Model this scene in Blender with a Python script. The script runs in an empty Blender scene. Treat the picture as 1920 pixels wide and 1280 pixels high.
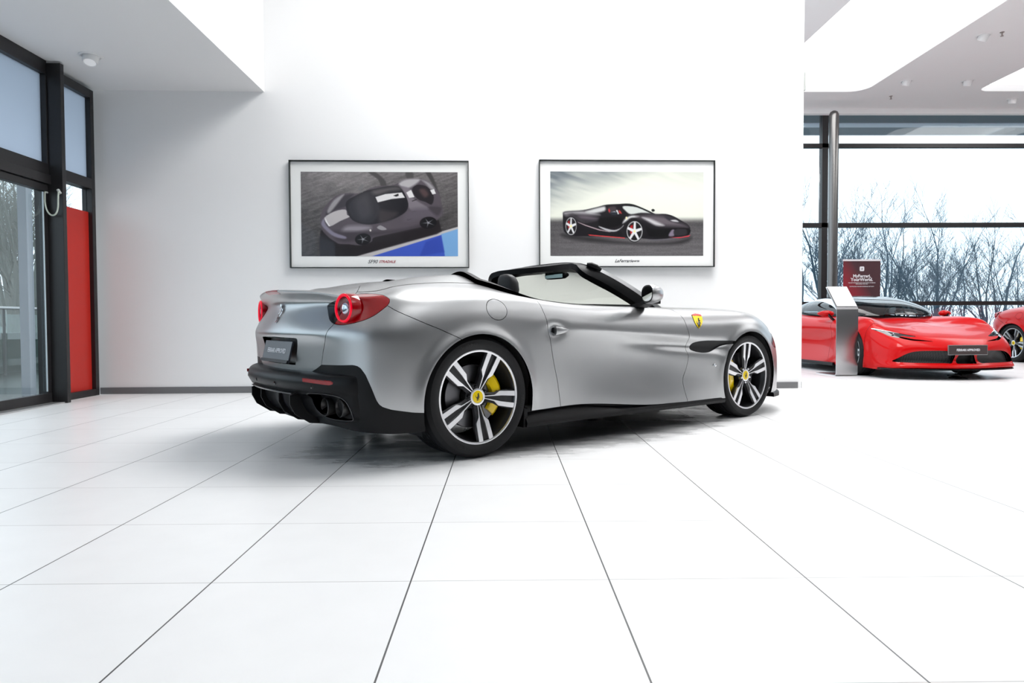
import bpy, bmesh, math, random
import numpy as np
from mathutils import Vector, Matrix, Euler
C=bpy.context; COL=C.scene.collection; PI=math.pi; R=math.radians
random.seed(4)

# ================= camera, world, light, exposure =================
F_PX=1274.84; PITCH,ROLL,YAW,CAMH=2.94e-2,-3.8e-3,1.26e-2,.7829
cam_d=bpy.data.cameras.new('camera'); cam=bpy.data.objects.new('camera',cam_d); COL.objects.link(cam)
cam_d.sensor_fit='HORIZONTAL'; cam_d.sensor_width=36; cam_d.lens=36*F_PX/1920; cam_d.clip_end=400; cam_d.clip_start=.05
def cam_axes():
    cy,sy=math.cos(YAW),math.sin(YAW)
    fwd=Vector((sy*math.cos(PITCH),cy*math.cos(PITCH),-math.sin(PITCH))); right=Vector((cy,-sy,0)); up=right.cross(fwd)
    r2=math.cos(ROLL)*right+math.sin(ROLL)*up; u2=-math.sin(ROLL)*right+math.cos(ROLL)*up
    return r2,u2,fwd
_r,_u,_f=cam_axes()
cam.matrix_world=Matrix(((_r.x,_u.x,-_f.x,0),(_r.y,_u.y,-_f.y,0),(_r.z,_u.z,-_f.z,CAMH),(0,0,0,1)))
C.scene.camera=cam
vs=C.scene.view_settings; vs.view_transform='Standard'; vs.look='None'; vs.gamma=1; vs.use_curve_mapping=False; vs.exposure=0.0
W=bpy.data.worlds.new('world'); C.scene.world=W; W.use_nodes=True
nt=W.node_tree; bg=nt.nodes['Background']; tc=nt.nodes.new('ShaderNodeTexCoord'); sp=nt.nodes.new('ShaderNodeSeparateXYZ'); rp=nt.nodes.new('ShaderNodeValToRGB')
nt.links.new(tc.outputs['Generated'],sp.inputs[0]); nt.links.new(sp.outputs['Z'],rp.inputs[0]); nt.links.new(rp.outputs[0],bg.inputs[0])
rp.color_ramp.elements[0].position=0; rp.color_ramp.elements[0].color=(.80,.90,1,1); rp.color_ramp.elements[1].position=.5; rp.color_ramp.elements[1].color=(.84,.92,1,1)
bg.inputs[1].default_value=2.2
def area(name,loc,size,energy,rot=(0,0,0),color=(1,1,1),spread=PI):
    l=bpy.data.lights.new(name,'AREA'); l.shape='RECTANGLE'; l.size,l.size_y=size; l.energy=energy; l.color=color; l.spread=spread
    o=bpy.data.objects.new(name,l); COL.objects.link(o); o.location=loc; o.rotation_euler=rot; return o
# luminous ceiling fields of the hall (above the frame)
area('hall_light',(1.6,5.9,5.85),(3.2,2.6),425)
area('hall_light',(2.6,.6,5.85),(3.2,3.0),55)
area('showroom_light',(5.6,9.8,4.98),(1.9,6.0),95)
area('showroom_light',(10.4,9.8,4.98),(2.6,6.0),110)

# ================= materials =================
MATS={}
def mat(name,col,rough=.5,metal=0,spec=.5,coat=0,coat_r=.03,emit=None,es=0,alpha=1,trans=0,ior=1.45):
    if name in MATS: return MATS[name]
    m=bpy.data.materials.new(name); m.use_nodes=True; b=m.node_tree.nodes['Principled BSDF']; i=b.inputs
    i['Base Color'].default_value=(*col,1); i['Roughness'].default_value=rough; i['Metallic'].default_value=metal
    i['Specular IOR Level'].default_value=spec; i['Coat Weight'].default_value=coat; i['Coat Roughness'].default_value=coat_r
    i['Transmission Weight'].default_value=trans; i['IOR'].default_value=ior
    if emit: i['Emission Color'].default_value=(*emit,1); i['Emission Strength'].default_value=es
    MATS[name]=m; return m
def bsdf(m): return m.node_tree.nodes['Principled BSDF']
def noise_bump(m,scale,strength,dist=.01,detail=3):
    t=m.node_tree; tc=t.nodes.new('ShaderNodeTexCoord'); n=t.nodes.new('ShaderNodeTexNoise'); n.inputs['Scale'].default_value=scale; n.inputs['Detail'].default_value=detail
    b=t.nodes.new('ShaderNodeBump'); b.inputs['Strength'].default_value=strength; b.inputs['Distance'].default_value=dist
    t.links.new(tc.outputs['Object'],n.inputs['Vector']); t.links.new(n.outputs['Fac'],b.inputs['Height']); t.links.new(b.outputs[0],bsdf(m).inputs['Normal'])
def glass(name,tint,refl=.06,rough=0.0):
    """architectural pane: tinted see-through sheet with a Fresnel reflection"""
    if name in MATS: return MATS[name]
    m=bpy.data.materials.new(name); m.use_nodes=True; t=m.node_tree; t.nodes.clear()
    o=t.nodes.new('ShaderNodeOutputMaterial'); mx=t.nodes.new('ShaderNodeMixShader'); tr=t.nodes.new('ShaderNodeBsdfTransparent'); gl=t.nodes.new('ShaderNodeBsdfGlossy'); fr=t.nodes.new('ShaderNodeLayerWeight'); pw=t.nodes.new('ShaderNodeMath'); pw.operation='POWER'; pw.inputs[1].default_value=4; ma=t.nodes.new('ShaderNodeMath'); ma.operation='MULTIPLY_ADD'; ma.inputs[1].default_value=.85; ma.inputs[2].default_value=refl
    tr.inputs[0].default_value=(*tint,1); gl.inputs['Roughness'].default_value=rough; 
    t.links.new(fr.outputs['Facing'],pw.inputs[0]); t.links.new(pw.outputs[0],ma.inputs[0]); t.links.new(ma.outputs[0],mx.inputs[0]); t.links.new(tr.outputs[0],mx.inputs[1]); t.links.new(gl.outputs[0],mx.inputs[2]); t.links.new(mx.outputs[0],o.inputs[0])
    MATS[name]=m; return m
WHITE=mat('white_wall_paint',(.86,.86,.86),.6)
CEIL=mat('ceiling_paint',(.80,.80,.80),.8)
SILVER=mat('satin_silver_paint',(.42,.425,.43),.31,.92)
BLACKP=mat('black_plastic',(.004,.004,.0048),.42,spec=.22)
BLACKG=mat('gloss_black',(.008,.008,.009),.12)
DARKIN=mat('dark_interior',(.015,.015,.016),.7)
RUBBER=mat('tyre_rubber',(.008,.008,.009),.6,spec=.35)
RIMBLK=mat('rim_black',(.022,.022,.024),.3,.3)
RIMSIL=mat('machined_aluminium',(.78,.78,.80),.28,.9)
YELLOW=mat('yellow_caliper_paint',(.95,.66,.0),.3,coat=.5)
CAPY=mat('yellow_badge',(.90,.65,.0),.3)
DISC=mat('brake_disc_steel',(.16,.16,.17),.35,1)
CHROME=mat('chrome',(.85,.85,.87),.08,1)
REDP=mat('gloss_red_paint',(.50,.002,.003),.3,spec=.12,coat=.3)
LRED=mat('red_lamp_lens',(.28,.0,.002),.06,spec=.4,coat=.8,emit=(1,0,.01),es=.02)
LRING=mat('lit_red_ring',(.30,.0,.005),.25,spec=.2,coat=.2,emit=(1,.0,.03),es=.65)
LEATHER=mat('black_leather',(.025,.025,.027),.5)
MIRR=mat('mirror_glass',(.75,.78,.78),.03,1)
STEEL=mat('brushed_steel',(.50,.50,.50),.32,1)
FRAMEB=mat('black_window_frame',(.018,.017,.018),.38)
BASEB=mat('grey_baseboard',(.16,.16,.165),.5)
GLASS=glass('window_glass',(.93,.97,.98)); 
WSG=glass('windscreen_glass',(.83,.85,.78))

# ================= mesh helpers =================
def link(name,me,m,parent=None):
    o=bpy.data.objects.new(name,me); COL.objects.link(o)
    for mm in (m if isinstance(m,(list,tuple)) else [m]): me.materials.append(mm)
    if parent is not None: o.parent=parent
    return o
def empty(name,loc,rz,label,cat,group=None):
    o=bpy.data.objects.new(name,None); COL.objects.link(o); o.location=loc; o.rotation_euler=(0,0,rz); o.empty_display_size=.1
    tag(o,label,cat,group); return o
def tag(o,label,cat,group=None):
    o['label']=label; o['category']=cat
    if group: o['group']=group
    return o
def struct(o): o['kind']='structure'; return o
class MB:
    def __init__(s): s.v=[];s.f=[];s.m=[];s.cur=0
    def add(s,vs,fs):
        b=len(s.v); s.v+= [tuple(map(float,p)) for p in vs]; s.f+=[tuple(i+b for i in f) for f in fs]; s.m+=[s.cur]*len(fs); return s
    def box(s,a,b,bev=0):
        x0,y0,z0=a;x1,y1,z1=b
        if bev:
            # chamfered along the vertical outline
            pass
        return s.add([(x0,y0,z0),(x1,y0,z0),(x1,y1,z0),(x0,y1,z0),(x0,y0,z1),(x1,y0,z1),(x1,y1,z1),(x0,y1,z1)],[(0,3,2,1),(4,5,6,7),(0,1,5,4),(1,2,6,5),(2,3,7,6),(3,0,4,7)])
    def lathe(s,prof,n=48,axis='z',c=(0,0,0),a0=0,a1=2*PI,closed=True):
        vs=[];k=len(prof);full=abs(a1-a0-2*PI)<1e-6; m=n if full else n+1
        for i in range(m):
            a=a0+(a1-a0)*i/n
            for r,h in prof:
                p=(r*math.cos(a),r*math.sin(a),h)
                if axis=='y': p=(p[0],h,p[1])
                if axis=='x': p=(h,p[0],p[1])
                vs.append((p[0]+c[0],p[1]+c[1],p[2]+c[2]))
        fs=[]
        for i in range(n):
            j=(i+1)%m
            for q in range(k-1+(1 if closed and not abs(prof[0][0])<1e-9 and prof[0]!=prof[-1] and closed=='loop' else 0)):
                q2=(q+1)%k; fs.append((i*k+q,j*k+q,j*k+q2,i*k+q2))
        return s.add(vs,fs)
    def tube(s,pts,r,n=8,cap=True):
        pts=[Vector(p) for p in pts]; k=len(pts); rr=r if isinstance(r,(list,tuple)) else [r]*k
        vs=[];fs=[];up=None
        for i,p in enumerate(pts):
            t=(pts[min(i+1,k-1)]-pts[max(i-1,0)]).normalized()
            if up is None: up=Vector((0,0,1)) if abs(t.z)<.9 else Vector((1,0,0))
            a=t.cross(up).normalized(); b=a.cross(t).normalized(); up=b
            for j in range(n):
                w=2*PI*j/n; vs.append(p+a*math.cos(w)*rr[i]+b*math.sin(w)*rr[i])
        for i in range(k-1):
            for j in range(n): fs.append((i*n+j,i*n+(j+1)%n,(i+1)*n+(j+1)%n,(i+1)*n+j))
        if cap: fs.append(tuple(range(n))[::-1]); fs.append(tuple((k-1)*n+j for j in range(n)))
        return s.add(vs,fs)
    def sweep(s,secs,cap=True,closed=True):
        """list of equal-length 3D sections"""
        n=len(secs[0]); vs=[p for q in secs for p in q]; fs=[]
        for i in range(len(secs)-1):
            for j in range(n if closed else n-1): fs.append((i*n+j,i*n+(j+1)%n,(i+1)*n+(j+1)%n,(i+1)*n+j))
        if cap: fs.append(tuple(range(n))[::-1]); fs.append(tuple((len(secs)-1)*n+j for j in range(n)))
        return s.add(vs,fs)
    def prism(s,poly,fn0,fn1):
        n=len(poly); a=[fn0(*p) for p in poly]; b=[fn1(*p) for p in poly]
        return s.add(a+b,[tuple(range(n)),tuple(range(2*n-1,n-1,-1))]+[(i,n+i,n+(i+1)%n,(i+1)%n) for i in range(n)])
    def build(s,name,m,parent=None,smooth=False,bevel=0,sub=0,ang=40):
        me=bpy.data.meshes.new(name); me.from_pydata(s.v,[],s.f)
        bm=bmesh.new(); bm.from_mesh(me)
        for i,f in enumerate(bm.faces): f.material_index=s.m[i]
        bmesh.ops.recalc_face_normals(bm,faces=bm.faces)
        if smooth:
            for f in bm.faces: f.smooth=True
            for e in bm.edges:
                if len(e.link_faces)==2 and e.calc_face_angle(0)>R(ang): e.smooth=False
        bm.to_mesh(me); bm.free(); o=link(name,me,m,parent)
        if bevel:
            b=o.modifiers.new('bevel','BEVEL'); b.width=bevel; b.segments=2; b.limit_method='ANGLE'; b.harden_normals=False
        if sub:
            b=o.modifiers.new('sub','SUBSURF'); b.levels=b.render_levels=sub
        return o
def box(name,a,b,m,parent=None,bevel=0): return MB().box(a,b).build(name,m,parent,bevel=bevel)
def text_geo(txt,size,bold=0,shear=0):
    cu=bpy.data.curves.new('t','FONT'); cu.body=txt; cu.size=size; cu.align_x='CENTER'; cu.align_y='CENTER'; cu.offset=bold; cu.shear=shear; cu.resolution_u=2
    o=bpy.data.objects.new('t',cu); COL.objects.link(o); dg=C.evaluated_depsgraph_get(); dg.update(); me=o.evaluated_get(dg).to_mesh()
    vs=[tuple(v.co) for v in me.vertices]; fs=[tuple(p.vertices) for p in me.polygons]
    o.evaluated_get(dg).to_mesh_clear(); bpy.data.objects.remove(o); bpy.data.curves.remove(cu); return vs,fs
# ---------- car body surface ----------
def bspl(P,n,m0=False,m1=False):
    """uniform cubic B-spline along axis 0, prefiltered so that it nearly interpolates; m0/m1 mirror the ends in v"""
    P=np.asarray(P,float); mir=np.array([1,-1,1.])
    def ext(Q):
        a=Q[1]*mir if m0 else 2*Q[0]-Q[1]; b=Q[-2]*mir if m1 else 2*Q[-1]-Q[-2]
        return np.concatenate([[a],Q,[b]])
    Q=P.copy()
    for _ in range(2):
        E=ext(Q); B=(E[:-2]+4*E[1:-1]+E[2:])/6; Q=Q+.8*(P-B)
    E=ext(Q); out=[]
    m=len(P)-1
    for i in range(m):
        for k in range(n+(1 if i==m-1 else 0)):
            t=k/n
            w=((1-t)**3/6,(3*t**3-6*t*t+4)/6,(-3*t**3+3*t*t+3*t+1)/6,t**3/6)
            out.append(w[0]*E[i]+w[1]*E[i+1]+w[2]*E[i+2]+w[3]*E[i+3])
    return np.array(out)
def surf(net,ns,nt,ms=(True,True),mt=(False,True)):
    A=bspl(net,ns,*ms); A=np.swapaxes(bspl(np.swapaxes(A,0,1),nt,*mt),0,1); return A
SIDE={ # u: (z row0..10),(v row0..10),(z rows 11..15 at v .74 .60 .42 .21 0)
-.42:((.185,.30,.43,.56,.65,.73,.79,.845,.885,.915,.945),(.925,.945,.95,.95,.947,.94,.925,.905,.88,.85,.805),(.975,1.0,1.025,1.0,.995)),
-.2:((.22,.35,.47,.58,.67,.745,.81,.865,.91,.94,.968),(.958,.962,.963,.963,.962,.958,.948,.925,.90,.865,.82),(.995,1.03,1.055,1.02,1.01)),
0.:((.28,.39,.49,.58,.67,.75,.82,.875,.92,.95,.975),(.965,.969,.969,.969,.968,.962,.952,.93,.905,.87,.825),(1.0,1.045,1.076,1.03,1.02)),
.22:((.26,.37,.47,.57,.66,.745,.81,.865,.91,.94,.962),(.955,.958,.958,.957,.955,.952,.944,.925,.90,.87,.825),(.99,1.045,1.088,1.05,1.04)),
.45:((.24,.34,.44,.54,.65,.742,.80,.85,.89,.915,.932),(.945,.947,.948,.948,.948,.947,.938,.92,.90,.875,.835),(.945,1.0,1.04,1.02,1.01)),
.84:((.25,.33,.43,.56,.692,.726,.77,.81,.85,.875,.893),(.935,.93,.924,.921,.932,.942,.937,.922,.90,.875,.84),(.90,.91,.91,.91,.91)),
1.35:((.20,.28,.38,.53,.660,.695,.74,.79,.835,.865,.885),(.945,.935,.910,.900,.921,.940,.936,.92,.895,.868,.835),(.89,.90,.90,.90,.90)),
1.65:((.19,.27,.38,.52,.642,.678,.725,.78,.825,.857,.88),(.95,.94,.920,.914,.927,.943,.938,.922,.897,.867,.83),(.888,.898,.90,.905,.905)),
1.9:((.185,.27,.37,.50,.625,.662,.71,.765,.815,.85,.875),(.95,.942,.932,.931,.939,.948,.942,.927,.90,.865,.82),(.885,.895,.90,.905,.91)),
2.27:((.18,.28,.38,.47,.56,.63,.69,.75,.80,.845,.872),(.948,.948,.948,.95,.95,.952,.948,.935,.91,.875,.825),(.885,.88,.875,.89,.895)),
2.67:((.18,.28,.38,.47,.56,.63,.70,.755,.80,.835,.86),(.95,.955,.958,.958,.958,.958,.955,.943,.92,.885,.83),(.875,.875,.85,.855,.86)),
2.95:((.18,.27,.36,.44,.52,.59,.65,.70,.745,.785,.82),(.93,.938,.942,.943,.943,.942,.935,.92,.895,.86,.81),(.848,.85,.815,.815,.815)),
3.13:((.17,.25,.33,.41,.48,.54,.59,.64,.68,.72,.76),(.895,.90,.905,.905,.90,.895,.885,.87,.845,.81,.77),(.795,.795,.765,.765,.765)),
}
TV=(.74,.60,.42,.21,0)
def main_net():
    net=[]
    zc=(.20,.32,.44,.57,.678,.718,.785,.86,.912,.948,.975)
    uc=(-.74,-.80,-.818,-.826,-.838,-.857,-.832,-.797,-.796,-.840,-.872)
    cc=(.2,.2,.2,.2,.2,.22,.24,.26,.30,.36,.39)
    top=[[(-.80,0,.975),(-.68,0,.965),(-.58,0,.975),(-.5,0,.985),(-.42,0,.99)],
         [(-.775,.27,.97),(-.66,.24,.966),(-.56,.18,.98),(-.49,.09,.988),(-.41,0,.99)],
         [(-.71,.50,.953),(-.61,.42,.972),(-.52,.30,.988),(-.46,.15,.99),(-.38,0,.99)],
         [(-.61,.655,.935),(-.54,.54,.975),(-.46,.38,1.0),(-.41,.2,.995),(-.34,0,.99)],
         [(-.50,.72,.945),(-.45,.59,.988),(-.40,.42,1.02),(-.36,.21,1.0),(-.29,0,.99)]]
    for j,vv in enumerate((0,.28,.52)):
        zd=(0,0,0,0,0,0,0,-.003*j,-.008*j,-.012*j,-.014*j)
        net.append([(uc[k]+cc[k]*vv*vv,vv,zc[k]+zd[k]) for k in range(11)]+top[j])
    z3=(.195,.31,.435,.56,.65,.725,.785,.84,.875,.90,.92)
    u3=(-.67,-.715,-.733,-.738,-.742,-.744,-.715,-.68,-.672,-.674,-.67)
    net.append([(u3[k],.70,z3[k]) for k in range(11)]+top[3])
    z4=(.19,.305,.43,.56,.65,.725,.785,.835,.875,.905,.925)
    u4=(-.60,-.615,-.62,-.622,-.626,-.628,-.605,-.58,-.56,-.55,-.54)
    v4=(.835,.855,.863,.863,.862,.858,.845,.825,.81,.795,.775)
    net.append([(u4[k],v4[k],z4[k]) for k in range(11)]+top[4])
    for u,(z,v,t) in SIDE.items():
        du={-.42:(.01,.04,.09,.14,.20),-.2:(0,.01,.03,.06,.08)}.get(u,(0,)*5)
        net.append([(u,v[k],z[k]) for k in range(11)]+[(u+du[k],TV[k],t[k]) for k in range(5)])
    zf=(.17,.24,.31,.38,.45,.50,.54,.58,.615,.65,.69)
    for (u,v,d,tp) in ((3.33,.79,0,[(3.30,.70,.725),(3.25,.58,.735),(3.2,.42,.72),(3.17,.21,.72),(3.15,0,.725)]),
                     (3.51,.62,-.02,[(3.44,.58,.68),(3.37,.47,.69),(3.3,.33,.695),(3.22,.17,.705),(3.18,0,.715)]),
                     (3.62,.36,-.04,[(3.54,.34,.65),(3.45,.27,.66),(3.37,.2,.68),(3.27,.1,.70),(3.20,0,.71)]),
                     (3.66,0,-.05,[(3.57,0,.64),(3.48,0,.66),(3.40,0,.675),(3.30,0,.695),(3.21,0,.71)])):
        b=(0,.0,.0,.0,0,-.005,-.012,-.02,-.03,-.045,-.065)
        r=np.hypot(u-2.9,v)
        net.append([(u+b[k]*(u-2.9)/r*(1.),v+b[k]*v/r,zf[k]+d*k/10) for k in range(11)]+tp)
    return np.array(net,float)
def sstep(a,b,x): x=np.clip((x-a)/(b-a),0,1); return x*x*(3-2*x)
def main_grid(ns=14,nt=11):
    G=surf(main_net(),ns,nt)
    row=G[:,5*nt]; s=np.concatenate([[0],np.cumsum(np.linalg.norm(np.diff(row,axis=0),axis=1))])
    U,V,Zz=G[...,0],G[...,1],G[...,2]
    # flares round the wheel arches
    T=np.arange(G.shape[1])[None,:]/nt
    side=1-sstep(9.,11.,T)
    for uc_,zc_,r0,a in ((0,.335,.380,.017),(2.67,.33,.367,.013)):
        rr=np.hypot(U-uc_,Zz-zc_)
        fl=a*np.exp(-((rr-r0)/.042)**2)*side*(V>.7)
        G[...,1]=G[...,1]+fl
    # scallop that runs from the door to the fender vent
    zc2=.652-(U-1.2)*.062
    w=.034+.012*np.clip(U-1.2,0,1)
    A=.030*sstep(1.05,1.85,U)*(1-sstep(2.28,2.42,U))*side*(V>.7)
    G[...,1]=G[...,1]-A*np.exp(-((Zz-zc2+.01)/w)**2)
    # hollow round the door handle
    rr=np.hypot((U-.585)/.075,(Zz-.728)/.045); G[...,1]=G[...,1]-.022*np.exp(-rr**2*1.3)*(V>.7)*side
    S=np.repeat(s[:,None],G.shape[1],1); TT=np.repeat(T,G.shape[0],0)
    return G,S,TT
def grid_normals(G):
    a=np.gradient(G,axis=0); b=np.gradient(G,axis=1); n=np.cross(a,b); l=np.linalg.norm(n,axis=-1,keepdims=True)
    n=-n/np.maximum(l,1e-9)
    z=np.abs(G[...,1])<1e-5
    n[...,1]=np.where(z,0,n[...,1]); return n/np.maximum(np.linalg.norm(n,axis=-1,keepdims=True),1e-9)

# ---------- clipping of parametric meshes ----------
class PM:
    """vertex rows: u v z nu nv nz s t"""
    def __init__(s,V,F): s.V=V; s.F=F
def grid_pm(G,S,T):
    Nn=grid_normals(G); a,b=G.shape[:2]
    V=np.concatenate([G,Nn,S[...,None],T[...,None]],-1).reshape(-1,8)
    F=[(i*b+j,(i+1)*b+j,(i+1)*b+j+1,i*b+j+1) for i in range(a-1) for j in range(b-1)]
    return PM(V,F)
def clip(M,g):
    """keep the part where g>0"""
    V=M.V; pos=g>0; nv=[]; cache={}; F=[]; n0=len(V)
    pl=pos.tolist(); gl=g.tolist()
    for f in M.F:
        c=0
        for i in f: c+=pl[i]
        if c==len(f): F.append(f); continue
        if c==0: continue
        out=[]
        for k,i in enumerate(f):
            j=f[(k+1)%len(f)]
            if pl[i]: out.append(i)
            if pl[i]!=pl[j]:
                key=(i,j) if i<j else (j,i)
                if key not in cache:
                    t=gl[key[0]]/(gl[key[0]]-gl[key[1]]); cache[key]=n0+len(nv); nv.append(V[key[0]]*(1-t)+V[key[1]]*t)
                out.append(cache[key])
        if len(out)>2: F.append(tuple(out))
    V2=np.concatenate([V,np.array(nv)]) if nv else V
    used=np.zeros(len(V2),bool)
    for f in F:
        for i in f: used[i]=True
    idx=np.cumsum(used)-1; il=idx.tolist()
    return PM(V2[used],[tuple(il[i] for i in f) for f in F])
def sdf(P,poly):
    poly=np.asarray(poly,float); n=len(poly); d=np.full(len(P),1e9); ins=np.zeros(len(P),bool)
    for i in range(n):
        a=poly[i]; b=poly[(i+1)%n]; e=b-a; w=P-a
        t=np.clip((w@e)/(e@e+1e-12),0,1); q=w-t[:,None]*e; d=np.minimum(d,np.hypot(q[:,0],q[:,1]))
        c=(a[1]>P[:,1])!=(b[1]>P[:,1]); dy=(b[1]-a[1]) or 1e-12
        ins^=c&(P[:,0]<a[0]+(P[:,1]-a[1])*e[0]/dy)
    return np.where(ins,d,-d)
def smooth_poly(p,n=4):
    p=np.array(p,float); out=[]
    for i in range(len(p)):
        a,b,c,d=p[i-1],p[i],p[(i+1)%len(p)],p[(i+2)%len(p)]
        for k in range(n):
            t=k/n; out.append(.5*((2*b)+(-a+c)*t+(2*a-5*b+4*c-d)*t*t+(-a+3*b-3*c+d)*t**3))
    return out
def SZ(M): return M.V[:,[6,2]]
def pm_offset(M,d):
    V=M.V.copy(); V[:,:3]+=V[:,3:6]*d; return PM(V,M.F)
def pm_build(Ms,name,m,parent,skirt=.012,mirror=True,faces=True):
    """panels (half models, v>=0) -> one mesh with analytic normals and turned-in edges"""
    if not isinstance(Ms,(list,tuple)): Ms=[Ms]
    faces_on=faces; verts=[];norms=[];faces=[]
    def put(V,Nn,F,sg):
        b=len(verts)
        P=V*np.array([1,-sg,1]); Q=Nn*np.array([1,-sg,1])
        verts.extend(P.tolist()); norms.extend(Q.tolist())
        for f in F: faces.append(tuple(i+b for i in (f if sg>0 else f[::-1])))
    for M in Ms:
        V=M.V; F=M.F
        # orientation of first faces against the normals in (u,-v,z)
        Pm=V[:,:3]*np.array([1,-1,1]); Nm=V[:,3:6]*np.array([1,-1,1])
        FF=[]
        for f in F:
            a,b,c=Pm[f[0]],Pm[f[1]],Pm[f[2]]; 
            x=(b[1]-a[1])*(c[2]-a[2])-(b[2]-a[2])*(c[1]-a[1]); y=(b[2]-a[2])*(c[0]-a[0])-(b[0]-a[0])*(c[2]-a[2]); z=(b[0]-a[0])*(c[1]-a[1])-(b[1]-a[1])*(c[0]-a[0])
            n=Nm[f[0]]
            FF.append(f if x*n[0]+y*n[1]+z*n[2]>=0 else f[::-1])
        SV=SN=SF=None
        if skirt:
            ec={}
            for f in FF:
                for k,i in enumerate(f):
                    j=f[(k+1)%len(f)]
                    if (j,i) in ec: ec.pop((j,i))
                    else: ec[(i,j)]=1
            sv=[];sn=[];sf=[]
            for (i,j) in ec:
                a=V[i,:3];b=V[j,:3]
                if abs(a[1])<2e-4 and abs(b[1])<2e-4: continue
                c=b-V[j,3:6]*skirt; d=a-V[i,3:6]*skirt
                am,bm_,cm=[q*np.array([1,-1,1]) for q in (a,b,c)]
                n=np.cross(cm-bm_,am-bm_); l=np.linalg.norm(n)
                if l<1e-12: continue
                n=n/l*np.array([1,-1,1])
                k=len(sv); sv+=[a,b,c,d]; sn+=[n]*4; sf.append((k+1,k,k+3,k+2))
            if sv: SV,SN,SF=np.array(sv),np.array(sn),sf
        for sg in ((1,-1) if mirror else (1,)):
            if faces_on: put(V[:,:3],V[:,3:6],FF,sg)
            if SV is not None: put(SV,-SN if False else SN,SF,sg)
    me=bpy.data.meshes.new(name); me.from_pydata(verts,[],faces)
    me.polygons.foreach_set('use_smooth',[True]*len(me.polygons)); me.update()
    me.normals_split_custom_set_from_vertices(norms)
    return link(name,me,m,parent)
def pm_simple(G,name,m,parent,S=None,T=None,**k):
    a,b=G.shape[:2]; Z0=np.zeros((a,b)); return pm_build(grid_pm(G,Z0 if S is None else S,Z0 if T is None else T),name,m,parent,**k)

# ================= the convertible =================
def Lc(u,v,z): return (u,-v,z)
def arc_text(mb,txt,size,r,ang,depth,y0,bold=.0,rev=False):
    vs,fs=text_geo(txt,size,bold)
    out=[]
    for x,y,z in vs:
        if not rev: a=ang-x/r; rr=r+y
        else: a=ang+x/r; rr=r-y
        out.append((rr*math.cos(a),y0+sidewall(rr)-.0012,rr*math.sin(a)))
    mb.add(out,fs)
def sidewall(r):
    pr=((.262,-.002),(.275,-.006),(.29,-.013),(.31,-.016),(.33,-.012),(.342,.004),(.36,.03))
    return float(np.interp(r,[p[0] for p in pr],[p[1] for p in pr]))
HORSE=[(-.30,-.95),(-.10,-.90),(-.06,-.62),(.02,-.40),(.20,-.62),(.12,-.86),(.28,-.92),(.38,-.60),(.30,-.34),(.34,-.05),(.62,-.25),(.66,-.10),(.36,.16),(.30,.34),(.52,.28),(.60,.40),(.30,.52),(.22,.62),(.40,.78),(.30,.92),(.10,.90),(-.12,.72),(-.18,.46),(-.10,.24),(-.28,.06),(-.34,-.18),(-.60,-.02),(-.72,.22),(-.66,.50),(-.80,.34),(-.84,.04),(-.66,-.24),(-.42,-.36),(-.34,-.56),(-.42,-.74)]
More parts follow.
